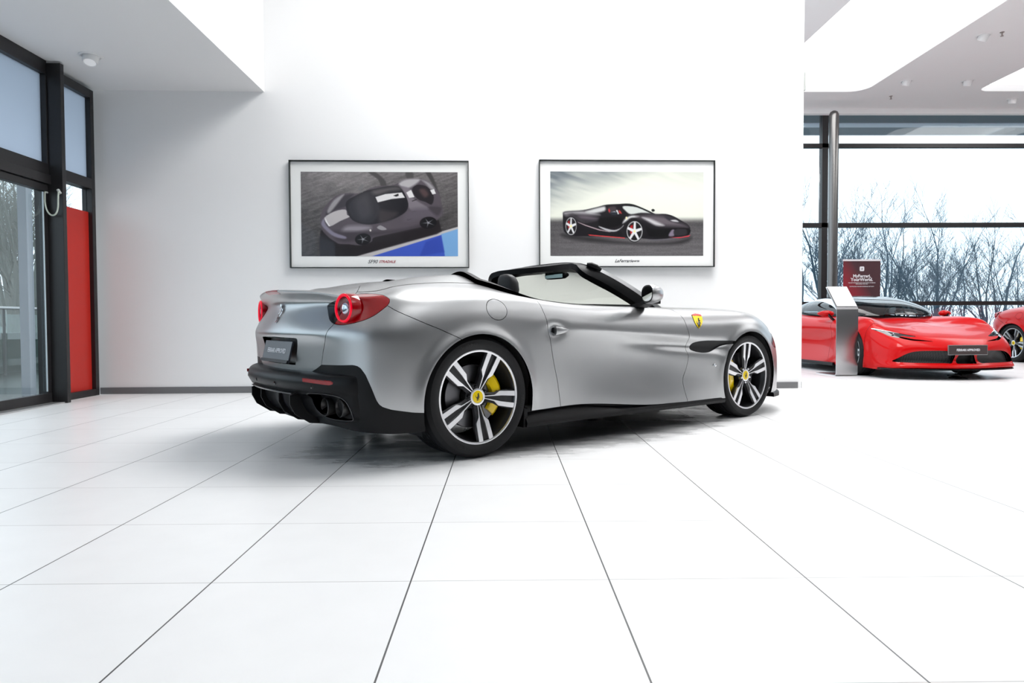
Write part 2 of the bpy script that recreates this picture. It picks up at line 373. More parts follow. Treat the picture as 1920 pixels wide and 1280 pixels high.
def wheel(parent,u,v,z,Rt,width,right=True,a0=65,cal='front',calcol=None,detail=True):
    """wheel -> tyre, spoke faces, rim lip, badge, bolts, disc, caliper. face towards -y"""
    k=Rt/.353
    rb=MB()
    rb.lathe([(.264,-.002),(.262,.006),(.256,.012),(.250,.045),(.236,.09),(.236,width-.05),(.262,width-.015),(.268,width-.02)],64,'y')
    rb.lathe([(.0,.018),(.048,.016),(.062,.024),(.072,.034),(.074,.09),(.03,.12),(0,.12)],40,'y')
    def ax(r): return -.001+.024*max(0,1-(r/.262))**1.15
    for i in range(5):
        a=R(a0+72*i); ca,sa=math.cos(a),math.sin(a)
        def P(r,w,y): return (r*ca-w*sa,y,r*sa+w*ca)
        hw=[(.04,.030),(.085,.030),(.12,.034),(.15,.047),(.18,.053),(.256,.060)]
        secs=[]
        for r,w in hw:
            t=ax(r)
            secs.append([P(r,-w,t+.012),P(r,-w+.010,t+.003),P(r,-.013-.02*(r/.26),t+.003),P(r,-.006-.012*(r/.26),t+.014),P(r,.006+.012*(r/.26),t+.014),P(r,.013+.02*(r/.26),t+.003),P(r,w-.010,t+.003),P(r,w,t+.012),P(r,w*.8,t+.045),P(r,-w*.8,t+.045)])
        rb.sweep(secs)
    rim=rb.build('wheel',RIMBLK,parent,smooth=True,ang=35)
    rim.location=Lc(u,v if right else -v,z)
    if not right: rim.rotation_euler=(0,0,PI)
    kids=[]
    sb=MB()
    for i in range(5):
        a=R(a0+72*i); ca,sa=math.cos(a),math.sin(a)
        for sg in (1,-1):
            inn=[(.050,.0042),(.125,.0125),(.165,.0175),(.21,.0195),(.259,.0215)]
            out=[(.050,.0085),(.118,.0185),(.150,.043),(.21,.0475),(.259,.0505)]
            pts=[];pb=[]
            for (r1,w1),(r2,w2) in zip(inn,out):
                for (r,w) in ((r1,w1),(r2,w2)):
                    w*=sg; pts.append((r*ca-w*sa,ax(r)-.0005,r*sa+w*ca)); pb.append((r*ca-w*sa,ax(r)+.006,r*sa+w*ca))
            n=len(pts); fs=[]
            for q in range(0,n-2,2):
                fs+= [(q,q+1,q+3,q+2),(n+q,n+q+2,n+q+3,n+q+1),(q,q+2,n+q+2,n+q),(q+1,n+q+1,n+q+3,q+3)]
            fs+=[(n-2,n-1,2*n-1,2*n-2),(0,n,n+1,1)]
            sb.add(pts+pb,fs)
    sb.lathe([(.049,.017),(.049,.0135),(.040,.0125),(.036,.014)],40,'y')
    sb.build('spoke_faces',RIMSIL,rim)
    MB().lathe([(.2585,.003),(.2595,-.003),(.266,-.0055),(.2715,-.005),(.272,.004)],96,'y').build('rim_lip',RIMSIL,rim,smooth=True)
    MB().lathe([(0,.0105),(.030,.0115),(.036,.0135),(.0385,.02)],40,'y').build('hub_badge',CAPY,rim,smooth=True)
    hb=MB(); P=[(x*.020,y*.024) for x,y in HORSE]; hb.prism(P,lambda x,y:(x,.0102,y),lambda x,y:(x,.013,y)); hb.build('horse_emblem',BLACKG,rim)
    for i in range(5):
        a=R(a0+36+72*i); c=(.060*math.cos(a),0,.060*math.sin(a))
        MB().lathe([(0,.010),(.006,.0105),(.0085,.014),(.0095,.03)],12,'y',c=c).build('wheel_bolt',CHROME if cal=='rear' else BLACKG,rim,smooth=True)
    # disc with a hub bell
    db=MB(); db.lathe([(.085,.075),(.182,.075),(.184,.080),(.184,.104),(.085,.104)],64,'y'); db.build('brake_disc',DISC,rim,smooth=True,ang=30)
    cs=0 if (cal=='front')==right else 180
    cb=MB(); secs=[]; span=40 if cal=='front' else 46
    for q in range(13):
        a=R(cs-span+2*span*q/12); e=min(q,12-q)/3; e=min(1,e); ro=.197; ri=.118-.0*e; y0=.058-.016*e-(.004 if 4<=q<=8 else 0)
        ca,sa=math.cos(a),math.sin(a)
        secs.append([(r*ca,y,r*sa) for r,y in ((ri,.07),(ri+.008,y0+.006),(ri+.025,y0),(ro-.02,y0+.002),(ro,y0+.02),(ro+.002,.11),(ri+.03,.118))])
    cb.sweep(secs); cal_o=cb.build('brake_caliper',calcol or YELLOW,rim,smooth=True,ang=32)
    vs_,fs_=text_geo('Ferrari',.020); tb=MB()
    tb.add([((.15+y_*1.0)*math.cos(R(cs)-x_/.15)*1.0,.0372,(.15+y_)*math.sin(R(cs)-x_/.15)) for x_,y_,z_ in vs_],fs_); tb.build('caliper_lettering',BLACKG,rim)
    tb=MB(); w=width
    prof=[(.262,.012),(.264,.0)]+[(r_,sidewall(r_)) for r_ in (.275,.283,.29,.30,.31,.32,.33,.337,.342)]
    prof=[(r_,y_) for r_,y_ in prof]; top=.353
    prof+=[(.349,.012),(.3525,.028)]
    for g in (.065,.11,.16,.205): 
        g*=w/.27; prof+=[(top,g-.005),(top-.008,g-.004),(top-.008,g+.004),(top,g+.005)]
    prof+=[(.3525,w-.028),(.345,w-.006),(.33,w+.004),(.30,w+.006),(.27,w-.01)]
    prof=[(r_ if r_<=.275 else .275+(r_-.275)*(Rt-.275)/(.353-.275),y_) for r_,y_ in prof]
    tb.lathe(prof,96,'y'); ty=tb.build('tyre',RUBBER,rim,smooth=True,ang=28)
    if detail:
      for tt in (('P ZERO',.034,.305,R(104),.001,0,.0006),('PIRELLI',.024,.305,R(243),.001,0,.0004,True),('PIRELLI',.024,.305,R(-8),.001,0,.0004)):
        lb=MB(); arc_text(lb,*tt)
        lb.v=[(x*((.275+(math.hypot(x,z_)-.275)*(Rt-.275)/(.353-.275))/math.hypot(x,z_)),y,z_*((.275+(math.hypot(x,z_)-.275)*(Rt-.275)/(.353-.275))/math.hypot(x,z_))) for x,y,z_ in lb.v]
        lb.build('tyre_lettering',mat('tyre_lettering_black',(.004,.004,.004),.3),rim)
    return rim

def convertible(root,PAINT,full=True,brand_plate=True):
    G,S,T=main_grid()
    base=grid_pm(G,S,T)
    M=base
    U=lambda M:M.V[:,0]; Vv=lambda M:M.V[:,1]; Zc=lambda M:M.V[:,2]; Sx=lambda M:M.V[:,6]; Tx=lambda M:M.V[:,7]
    def arch(M,r=0):
        a=np.hypot(U(M),np.where(Zc(M)<.30,(Zc(M)-.335)*.75-.0,Zc(M)-.335))-(.378+r)
        b=np.hypot(U(M)-2.668,np.where(Zc(M)<.30,(Zc(M)-.33)*.9,Zc(M)-.33))-(.366+r)
        g=np.minimum(a,b); g[Vv(M)<.5]=1; return g
    COCK=[(-1,-.5),(.16,-.5),(.16,.70),(.28,.755),(.45,.785),(1.0,.80),(1.55,.80),(1.72,.75),(1.86,.5),(1.93,.25),(1.95,-.5),(-1,-.5)]
    COCK=[(.16,-.5),(.16,.70),(.28,.755),(.45,.785),(1.0,.80),(1.55,.80),(1.74,.74),(1.86,.5),(1.93,.25),(1.95,-.5)]
    def cock(M): 
        g=-sdf(M.V[:,:2],COCK); g[Tx(M)<9.6]=1; return g
    M=clip(M,arch(M)); M=clip(M,cock(M))
    BLK=[(-.1,.0),(-.1,.488),(.284,.495),(.426,.505),(.482,.525),(.537,.549),(.723,.553),(.795,.556),(.82,.553),(.842,.541),(.868,.506),(.898,.436),(.923,.371),(.937,.348),(.958,.333),(1.005,.318),(1.123,.298),(1.25,.29),(1.25,.0)]
    gb=sdf(SZ(M),BLK); gb[Tx(M)>9]=-1
    lower=clip(M,gb); M=clip(M,-gb)
    LIGHT=smooth_poly([(.511,.875),(.554,.893),(.642,.905),(.681,.922),(.72,.936),(.80,.938),(.93,.930),(.975,.92),(.999,.902),(.979,.873),(.938,.844),(.895,.815),(.838,.790),(.763,.773),(.707,.768),(.649,.776),(.60,.795),(.566,.820),(.535,.848)],3)
    gl=sdf(SZ(M),LIGHT); gl[Tx(M)>11.6]=-1; gl[Tx(M)>10.95]=np.minimum(gl[Tx(M)>10.95],(Sx(M)[Tx(M)>10.95]>.70)*.0-.001)
    light=clip(M,gl-.001); M=clip(M,-gl-.002)
    TR=[(-.1,.40),(.482,.45),(.537,.549),(.565,.619),(.607,.687),(.629,.742),(.644,.759),(.66,.79),(.69,.86),(.70,1.2),(-.1,1.2)]
    gt=sdf(SZ(M),TR); k=Tx(M)>10.2
    gt2=gt.copy(); gt2[k]=.70-Sx(M)[k]
    trunk=clip(M,gt2-.002); M=clip(M,-gt2-.002)
    REC=[(-.1,.535),(.245,.535),(.312,.692),(-.1,.698)]
    gr=sdf(SZ(trunk),REC); gr[Tx(trunk)>9]=-1
    rec=clip(trunk,gr); blk=None; trunk=clip(trunk,-gr)
    gk=np.minimum(np.minimum(.105-Vv(trunk),(Tx(trunk)-9.15)*.03),(10.3-Tx(trunk))*.03); bl=clip(trunk,gk); trunk=clip(trunk,-gk)
    k=Tx(M)
    gtn=np.minimum(k-11.35,.02-0*k)*.09; gtn=np.where(U(M)<.4,gtn,-.1)
    ton=clip(M,gtn-.0015); M=clip(M,-gtn-.0015)
    BS=[(.52,.2),(.52,.78),(.70,.80),(.88,.84),(.960,.880),(1.029,.847),(1.124,.809),(1.210,.772),(1.302,.736),(1.389,.697),(1.45,.66),(1.45,.2)]
    gs=sdf(SZ(M),BS); gs[Tx(M)>8.2]=-1
    rb=clip(M,gs-.0018); M=clip(M,-gs-.0018)
    FU=[(1.690+.070*math.cos(a)*1.08,.853+.062*math.sin(a)) for a in np.linspace(0,2*PI,40,endpoint=False)]
    gf=sdf(SZ(M),FU); gf[Tx(M)>10]=-1
    fuel=clip(M,gf-.0018); M=clip(M,-gf-.0018)
    DOOR=[(2.035,1.0),(2.046,.90),(2.056,.85),(2.084,.724),(2.114,.574),(2.161,.395),(2.182,.262),(2.19,.1),(3.434,.1),(3.434,.195),(3.407,.275),(3.397,.334),(3.408,.37),(3.445,.431),(3.46,.48),(3.467,.522),(3.460,.545),(3.452,.562),(3.458,.585),(3.468,.609),(3.466,.635),(3.458,.665),(3.452,.70),(3.441,.74),(3.431,.80),(3.41,.84),(3.36,.872),(3.28,.90),(3.28,1.0)]
    gd=sdf(SZ(M),DOOR); gd[Tx(M)>13]=-1
    door=clip(M,gd-.0018); M=clip(M,-gd-.0018)
    VENT=smooth_poly([(3.500,.572),(3.515,.602),(3.545,.621),(3.643,.632),(3.80,.630),(4.02,.622),(4.02,.602),(3.93,.598),(3.872,.587),(3.785,.558),(3.72,.543),(3.66,.539),(3.60,.543),(3.53,.556)],3)
    gv=sdf(SZ(M),VENT); vent=clip(M,gv); M=clip(M,-gv)
    # bonnet is split off along the top of the fender
    gq=np.where(U(M)>1.2,U(M)*0+(Sx(M)-3.2),-1)
    fend=clip(M,gq); quarter=clip(M,-gq)
    pm_build(quarter,'rear_quarter_panel',PAINT,root)
    pm_build(fend,'front_body_panel',PAINT,root)
    pm_build(trunk,'boot_lid',PAINT,root,skirt=.012); pm_build(rec,'plate_recess_wall',PAINT,root,skirt=.046,faces=False)
    pm_build(pm_offset(rec,-.045),'plate_recess',PAINT,root,skirt=0)
    pm_build(ton,'roof_cover_panel',PAINT,root)
    
    for sgn in (1,-1):
        def half(o,name,m,skirt=.012,parent=root,off=0):
            Mx=pm_offset(o,off) if off else o
            if sgn==-1: Mx=PM(Mx.V*np.array([1,-1,1,1,-1,1,1,1]),[f[::-1] for f in Mx.F])
            return pm_build(Mx,name,m,parent,skirt=skirt,mirror=False)
        dr=half(door,'door',PAINT); half(rb,'rear_bumper',PAINT); half(vent,'fender_vent',BLACKG,skirt=0,off=-.035)
        half(fuel,'fuel_flap',PAINT) if sgn==1 else None
        # tail lamp: black inboard part, red wrap, lit ring round a recessed bowl
        gg=Sx(light)-.66
        lo=half(clip(light,gg),'tail_lamp',LRED,skirt=.01,off=.001); half(clip(light,-gg),'tail_lamp_dark_panel',BLACKG,skirt=.01,parent=lo,off=.001)
        c=Vector((-.705,-.697*sgn,.857)); nn=Vector((-.985,-.17*sgn,.02)).normalized()
        zz=Vector((0,0,1)); xx=zz.cross(nn).normalized(); zz=nn.cross(xx)
        def lat(prof,name,m):
            mb=MB(); vs=[];n=48
            for i in range(n):
                a=2*PI*i/n
                for r_,h in prof: vs.append(c+xx*(r_*math.cos(a))+zz*(r_*math.sin(a))+nn*h)
            kk=len(prof); mb.add(vs,[(i*kk+q,((i+1)%n)*kk+q,((i+1)%n)*kk+q+1,i*kk+q+1) for i in range(n) for q in range(kk-1)])
            return mb.build(name,m,lo,smooth=True,ang=60)
        lat([(.063,.004),(.066,.012),(.073,.014),(.0785,.010),(.079,.005)],'lamp_ring',LRING)
        lat([(.079,.005),(.0815,.001),(.083,-.05)],'lamp_barrel',LRED)
        lat([(.064,.006),(.060,-.004),(.052,-.012),(.034,-.016)],'lamp_bowl',mat('dark_red_bowl',(.16,.0,.004),.12,coat=1))
        lat([(.036,-.018),(.034,-.002),(.026,.004),(.010,.006),(0.0001,.006)],'lamp_lens',mat('lens_chrome',(.55,.6,.68),.08,.9))
        # door handle
        hb=MB(); 
        secs=[]
        for t in range(9):
            w=t/8; u0=.585+.118*w; h=.025*(1-w)**.6+.002; z0=.729+.003*w-.004
            vo=.942+.012*math.sin(PI*min(1,w*.9+.25))
            secs.append([Lc(u0,sgn*a,z_) for a,z_ in ((vo-.028,z0-h),(vo-.004,z0-h),(vo+.002,z0-h*.3),(vo,z0+h*.6),(vo-.006,z0+h),(vo-.028,z0+h))])
        hb.sweep(secs); hb.build('door_handle',PAINT,dr,smooth=True,ang=50)
        hb=MB(); hb.add([Lc(.560+.0*1,sgn*.9285,.716),Lc(.588,sgn*.9285,.706),Lc(.600,sgn*.932,.73),Lc(.590,sgn*.9265,.752),Lc(.567,sgn*.926,.747)],[(0,1,2,3,4)]); hb.build('handle_pocket',BLACKG,dr)
        # wing mirror: stalk, shell, glass
        mk=MB(); secs=[]
        def ring(u0,vc,zc_,a,b,n=20,e=2.6): return [Lc(u0+q[2],sgn*(vc+q[0]),zc_+q[1]) for q in [((abs(math.cos(w))**(2/e))*math.copysign(a,math.cos(w)),(abs(math.sin(w))**(2/e))*math.copysign(b,math.sin(w)),-.055*math.copysign(abs(math.cos(w))**(2/e),math.cos(w))*a/.1) for w in np.linspace(0,2*PI,n,endpoint=False)]]
        for u0,a,b,dz,dv in ((1.352,.098,.060,0,0),(1.365,.104,.066,0,0),(1.40,.103,.066,0,0),(1.45,.094,.058,.0,-.006),(1.50,.072,.042,.0,-.02),(1.53,.046,.024,.0,-.034),(1.545,.01,.006,.0,-.04)): secs.append(ring(u0,1.015+dv,.968+dz,a,b))
        mk.sweep(secs); mo=mk.build('wing_mirror',PAINT,root,smooth=True,ang=60)
        g=MB(); g.add(ring(1.3505,1.015,.968,.086,.050),[tuple(range(20))]); g.build('mirror_glass',MIRR,mo)
        g=MB(); a_=ring(1.351,1.015,.968,.098,.060); b_=ring(1.3495,1.015,.968,.086,.050); g.add(a_+b_,[(i,(i+1)%20,20+(i+1)%20,20+i) for i in range(20)]); g.build('mirror_rim',BLACKP,mo)
        g=MB(); g.sweep([[Lc(u0+x_,sgn*v0,z0+y_) for x_,y_ in ((-.05,-.012),(.05,-.016),(.05,.012),(-.05,.014))] for u0,v0,z0 in ((1.47,.80,.886),(1.46,.88,.893),(1.44,.95,.912),(1.44,1.02,.918))]); g.build('mirror_stalk',BLACKP,mo,bevel=.004)
    # lower black bumper and dark liner behind every gap
    lb=pm_build(lower,'lower_bumper',BLACKP,root)
    liner=clip(base,arch(base,.004)); liner=clip(liner,cock(liner)-.01); 
    gi=sdf(SZ(liner),REC); gi[Tx(liner)>9]=-1; liner=clip(liner,-gi+.0)
    pm_build(pm_offset(liner,-.013),'body_liner',DARKIN,root,skirt=0)
    gx=sdf(SZ(vent),VENT); 
    # cockpit rim trim
    cr=clip(base,cock(base)*-1); g1=.05-(-cock(cr)); cr=clip(cr,.045+cock(cr)*1.0)
    Vt=cr.V.copy(); Vt[:,2]+=(.030-.026*sstep(.25,.62,Vt[:,0]))*sstep(.35,.55,Vt[:,1]); pm_build(PM(Vt,cr.F),'cockpit_trim',BLACKP,root,skirt=.03)
    # ---- diffuser / bumper band
    st=[]
    zz_=(.508,.500,.480,.447,.408,.388,.335,.275,.228,.200)
    for v_,us in ((0,(-.79,-.875,-.905,-.915,-.903,-.880,-.872,-.84,-.76,-.60)),(.28,(-.78,-.862,-.892,-.902,-.890,-.868,-.860,-.828,-.75,-.58)),(.50,(-.75,-.825,-.852,-.862,-.850,-.832,-.824,-.795,-.72,-.56)),(.66,(-.70,-.765,-.790,-.80,-.790,-.776,-.770,-.745,-.68,-.54)),(.76,(-.65,-.708,-.728,-.736,-.728,-.718,-.714,-.695,-.63,-.52)),(.80,(-.60,-.655,-.670,-.676,-.672,-.666,-.662,-.64,-.60,-.50)),(.815,(-.56,-.58,-.585,-.59,-.59,-.59,-.59,-.58,-.55,-.48))):
        st.append([(us[k],v_,zz_[k]-.0*v_) for k in range(10)])
    Gd=surf(np.array(st),12,8,(True,False),(False,False)); a,b=Gd.shape[:2]
    row=Gd[:,4*8]; s=np.concatenate([[0],np.cumsum(np.linalg.norm(np.diff(row,axis=0),axis=1))])
    Sd=np.repeat(s[:,None],b,1); Td=np.repeat(np.arange(b)[None,:]/8,a,0)
    # three scooped channels between vertical fins
    for vc,wd in ((.0,.15),(.36,.15)):
        w=np.exp(-((np.abs(Gd[...,1])-vc)/wd)**6); Gd[...,0]+=.035*w*sstep(4.9,5.6,Td)*(1-sstep(8.3,9,Td))
    D_=grid_pm(Gd,Sd,Td); D_.V[:,3:6]*=-1
    EX=smooth_poly([(.525,.385),(.60,.398),(.72,.395),(.775,.37),(.808,.32),(.806,.275),(.775,.262),(.66,.268),(.615,.29),(.57,.335)],3)
    pj=D_.V[:,[1,2]]*1.0; EXv=[(x_*1.0-.0,y_) for x_,y_ in EX]
    EXv=smooth_poly([(.475,.385),(.54,.398),(.66,.396),(.735,.375),(.765,.325),(.762,.268),(.72,.252),(.60,.258),(.555,.285),(.515,.335)],3)
    ge=sdf(pj,EXv); ge[Td.reshape(-1)>8.6]=-1
    hole=clip(D_,ge); D_=clip(D_,-ge)
    df=pm_build(D_,'diffuser',BLACKP,root,skirt=.05)
    lip=pm_offset(clip(hole,-(sdf(hole.V[:,[1,2]],EXv)-.004)),.003)
    for sg in (1,-1):
        fl_=lambda q_:q_ if sg==1 else PM(q_.V*np.array([1,-1,1,1,-1,1,1,1]),[f[::-1] for f in q_.F])
        pm_build(fl_(lip),'exhaust_surround_lip',mat('grey_plastic_edge',(.06,.06,.062),.35),df,skirt=.01,mirror=False); pm_build(fl_(pm_offset(hole,-.07)),'exhaust_recess',DARKIN,df,skirt=0,mirror=False)
    for vv in (.585,.695,-.585,-.695):
        uo=-.775+.34*(abs(vv)-.585)-.0
        mb=MB().lathe([(.030,.10),(.042,.05),(.044,.0),(.047,-.004),(.0505,.0),(.050,.012),(.046,.04),(.044,.12)],32,'x',c=(uo,-vv,.322)); mb.build('exhaust_tip',mat('dark_exhaust_metal',(.06,.058,.058),.3,.8),df,smooth=True)
    for vv in (.16,.345,-.16,-.345):
        MB().sweep([[ (u0,-vv-.006,z0),(u0,-vv+.006,z0),(u1,-vv+.008,z1),(u1,-vv-.008,z1)] for u0,z0,u1,z1 in ((-.885,.372,-.80,.38),(-.885,.32,-.80,.33),(-.855,.262,-.78,.28),(-.77,.205,-.72,.24),(-.66,.19,-.60,.22))]).build('diffuser_fin',BLACKP,df,bevel=.002)
    MB().sweep([[(-.905+.17*v_*v_,-v_,.385),(-.898+.17*v_*v_,-v_,.374),(-.86+.17*v_*v_,-v_,.38),(-.86+.17*v_*v_,-v_,.40)] for v_ in np.linspace(-.36,.36,15)]).build('diffuser_blade',BLACKG,df,bevel=.003)
    for sg in (1,-1):
        n=12; secs=[]
        for i in range(n+1):
            v_=.50+.20*i/n; j=(v_-.5)/.16; uu=np.interp(v_,[.28,.5,.66,.76],[-.902,-.862,-.80,-.740])-.006
            h=.010 if i<n else .004
            secs.append([(uu,-sg*v_,.468+h-.012*i/n),(uu+.001,-sg*v_,.468-h-.012*i/n),(uu+.03,-sg*v_,.468-h),(uu+.03,-sg*v_,.468+h)])
        MB().sweep(secs).build('bumper_reflector',mat('red_reflector',(.28,.01,.012),.2,coat=.5),lb)
        for v_ in (.17,.56):
            uu=np.interp(v_,[0,.28,.5,.66],[-.915,-.902,-.862,-.80]); MB().lathe([(0,-.004),(.010,-.003),(.011,.004)],16,'x',c=(uu,-sg*v_,.432)).build('parking_sensor',BLACKG,lb)
    # ---- third brake lamp on the spoiler lip, rear emblem, plate
    
    pm_build(pm_offset(bl,.001),'third_brake_lamp',mat('dark_red_lens',(.30,.004,.012),.2,coat=.4),root,skirt=.006)
    hb=MB(); P=[(x_*.034,y_*.062) for x_,y_ in HORSE]
    def em(x_,y_,d): z_=.838+y_; return (float(np.interp(z_,[.725,.79,.838,.86,.915],[-.857,-.83,-.806,-.797,-.797]))+d,x_,z_)
    hb.prism(P,lambda x_,y_:em(x_,y_,-.009),lambda x_,y_:em(x_,y_,.004)); hb.build('rear_horse_emblem',CHROME,root)
    pl=MB(); 
    def pp(y_,z_,d=0): return (-.824-.24*(.672-z_)*1.0+d,y_,z_)
    pl.sweep([[pp(y_,.672),pp(y_,.545),pp(y_,.545,.012),pp(y_,.672,.012)] for y_ in (-.235,.235)])
    po=pl.build('number_plate',mat('plate_black',(.035,.04,.05),.35),root,bevel=.003)
    vs_,fs_=text_geo('FERRARI APPROVED',.038,.0008); MB().add([pp(-x_*.95,.612+y_,-.0015) for x_,y_,z_ in vs_],fs_).build('plate_lettering',mat('white_print',(.75,.75,.78),.5),po)
    MB().sweep([[pp(y_,.562,-.002),pp(y_,.545,-.002),pp(y_,.545,-.008),pp(y_,.562,-.006)] for y_ in (-.235,.235)]).build('plate_holder',BLACKP,po)
    MB().box((-.83,-.2,.688),(-.79,.2,.70)).build('plate_lamp_bar',BLACKG,root)
    # shields on the fenders
    SH=[(3.558,.822),(3.60,.829),(3.668,.820),(3.668,.79),(3.655,.765),(3.60,.724),(3.575,.755),(3.562,.79)]
    SH=[(3.556,.822),(3.585,.827),(3.612,.831),(3.64,.827),(3.668,.822),(3.668,.795),(3.658,.768),(3.636,.742),(3.612,.722),(3.588,.742),(3.566,.768),(3.557,.795)]
    SH=[(a_-.035*(.822-b_)/.1,b_) for a_,b_ in SH]
    for sgn in (1,-1):
        def dec(poly,off,name,m,par,skirt=.003):
            q=clip(fend,sdf(SZ(fend),poly)); q=pm_offset(q,off)
            if sgn==-1: q=PM(q.V*np.array([1,-1,1,1,-1,1,1,1]),[f[::-1] for f in q.F])
            return pm_build(q,name,m,par,skirt=skirt,mirror=False)
        shd=dec(SH,.003,'shield_badge',CAPY,root)
        nv=fend.V[(np.abs(fend.V[:,6]-3.612)<.10)&(np.abs(fend.V[:,2]-.775)<.09)]; a_=nv[:,6]-3.612; b_=nv[:,2]-.775
        ft=np.linalg.lstsq(np.stack([a_*0+1,a_,b_,a_*a_,a_*b_,b_*b_],1),nv[:,[0,1]],rcond=None)[0]
        pts=[]
        for x_,y_ in HORSE:
            b_=-.006+y_*.040; a_=x_*.033-.035*(.047-b_)/.1+.0; uv=np.array([1,a_,b_,a_*a_,a_*b_,b_*b_])@ft; pts.append((uv[0],-sgn*(uv[1]+.0055),.775+b_))
        hm=MB().add(pts,[tuple(range(len(pts)))]); hm.build('horse_emblem',BLACKG,shd)
        o_=dec([(3.556,.829),(3.556,.815),(3.612,.822),(3.668,.815),(3.668,.829),(3.612,.838)],.0044,'shield_top_stripe',mat('badge_red',(.6,.02,.02),.3),shd,.001)
        vx=.953 
        MB().lathe([(0,-.006),(.010,-.005),(.013,.004)],16,'y',c=(2.207,-sgn*.952,.44)).build('side_sensor',CHROME,root,smooth=True)
        # front light edge / marker
        q=clip(fend,sdf(SZ(fend),smooth_poly([(4.60,.60),(4.72,.665),(4.92,.66),(5.0,.60),(4.9,.555),(4.7,.55)],3))); q=pm_offset(q,.002)
        if sgn==-1: q=PM(q.V*np.array([1,-1,1,1,-1,1,1,1]),[f[::-1] for f in q.F])
        pm_build(q,'headlamp',BLACKG,root,skirt=.004,mirror=False)
        # sill
        sb=MB(); secs=[]
        for u0 in np.linspace(.345,2.33,24):
            zt=float(np.interp(u0,[.345,.6,.84,1.1,1.35,1.9,2.33],[.262,.272,.276,.245,.222,.205,.20])); w=float(np.interp(u0,[.345,.9,1.35,2.33],[.945,.935,.945,.95]))
            secs.append([(u0,-sgn*(w-.012),zt+.01),(u0,-sgn*(w-.03),zt-.035 if zt>.22 else zt-.01),(u0,-sgn*(w+.004),.185),(u0,-sgn*(w+.012),.165),(u0,-sgn*(w+.006),.145),(u0,-sgn*(w-.10),.135),(u0,-sgn*(w-.10),zt)])
        sb.sweep(secs).build('side_sill',BLACKP,root,smooth=True,ang=30)
        # wheel arch liners
        for uc_,zc_,r_,w0 in ((0,.335,.392,.945),(2.668,.33,.38,.94)):
            n=28; vs=[]; 
            for i in range(n+1):
                a=R(-28+236*i/n); cu,cz=uc_+r_*math.cos(a),zc_+r_*math.sin(a); vs+=[(cu,-sgn*(w0-.012-(.03 if a<.2 or a>PI-.2 else 0)),cz),(cu,-sgn*.60,cz)]
            fs=[(2*i,2*i+1,2*i+3,2*i+2) for i in range(n)]; fs.append(tuple(2*i+1 for i in range(n+1)))
            MB().add(vs,fs).build('wheel_arch_liner',DARKIN,root,smooth=True)
        MB().box((.33,-sgn*.94 if sgn>0 else .70,.14),(.36,-sgn*.70 if sgn>0 else .94,.26)).build('mud_flap',BLACKP,root,bevel=.004)
        # front splitter corner
        secs=[]
        for t_ in range(10):
            w=t_/9; u0=3.05+.40*w; v0=float(np.interp(u0,[3.05,3.2,3.33,3.45],[.925,.885,.80,.70]))
            secs.append([(u0,-sgn*(v0-.08),.135),(u0,-sgn*(v0+.012),.135),(u0,-sgn*(v0+.012),.165),(u0,-sgn*(v0-.03),.185)])
        MB().sweep(secs).build('front_splitter',BLACKP,root)
    # underbody, cockpit tub, seats, dash
    MB().sweep([[ (u0,-w,.16),(u0,w,.16),(u0,w,.24),(u0,-w,.24)] for u0,w in ((-.46,.55),(-.44,.62),(.45,.62),(.5,.86),(2.2,.86),(2.25,.6),(3.1,.6),(3.35,.5))]).build('underbody',DARKIN,root)
    tub=MB(); P=[(.17,.68),(.5,.76),(1.5,.78),(1.70,.72),(1.70,-.72),(1.5,-.78),(.5,-.76),(.17,-.68)]
    tub.add([(x_,y_,.30) for x_,y_ in P]+[(x_,y_,.90) for x_,y_ in P],[tuple(range(8))]+[(i,(i+1)%8,8+(i+1)%8,8+i) for i in range(8)]); tub.build('cockpit_tub',DARKIN,root)
    MB().sweep([[(1.44,y_,.70),(1.46,y_,.85),(1.58,y_,.895-.03*abs(y_)),(1.80,y_,.90-.03*abs(y_)),(1.80,y_,.6)] for y_ in np.linspace(-.74,.74,15)]).build('dashboard',LEATHER,root,smooth=True,ang=50)
    for y_ in (-.37,.37):
        sm=MB(); rr=[]
        for z0,u0,hw,th in ((.42,.82,.25,.10),(.60,.74,.26,.10),(.80,.67,.24,.085),(.90,.645,.19,.075),(.935,.64,.13,.06)):
            rr.append([(u0+th*math.cos(w)*(1 if math.cos(w)<0 else .8),y_+hw*abs(math.sin(w))**.7*math.copysign(1,math.sin(w)),z0) for w in np.linspace(0,2*PI,20,endpoint=False)])
        sm.sweep(rr); so=sm.build('seat',LEATHER,root,smooth=True,ang=70)
        sm=MB(); rr=[]
        for z0,u0,hw,th in ((.93,.645,.08,.04),(.96,.648,.088,.048),(1.00,.652,.095,.050),(1.05,.648,.092,.048),(1.085,.640,.078,.042),(1.105,.632,.05,.028),(1.11,.63,.02,.01)):
            rr.append([(u0+th*math.cos(w),y_+hw*abs(math.sin(w))**.6*math.copysign(1,math.sin(w)),z0) for w in np.linspace(0,2*PI,24,endpoint=False)])
        sm.sweep(rr); sm.build('headrest',LEATHER,so,smooth=True,ang=70)
        MB().box((.78,y_-.24,.36),(1.28,y_+.24,.50)).build('seat_cushion',LEATHER,so,bevel=.04)
    sw=MB(); pts=[Vector((1.33+.05*math.sin(a),-.37+.18*math.cos(a),.735+.165*math.sin(a))) for a in np.linspace(0,2*PI,33)]; sw.tube(pts,.015,8,False); sw.tube([(1.33,-.37,.64),(1.37,-.37,.80),(1.33,-.20,.80)],.014,6); sw.build('steering_wheel',LEATHER,root,smooth=True)
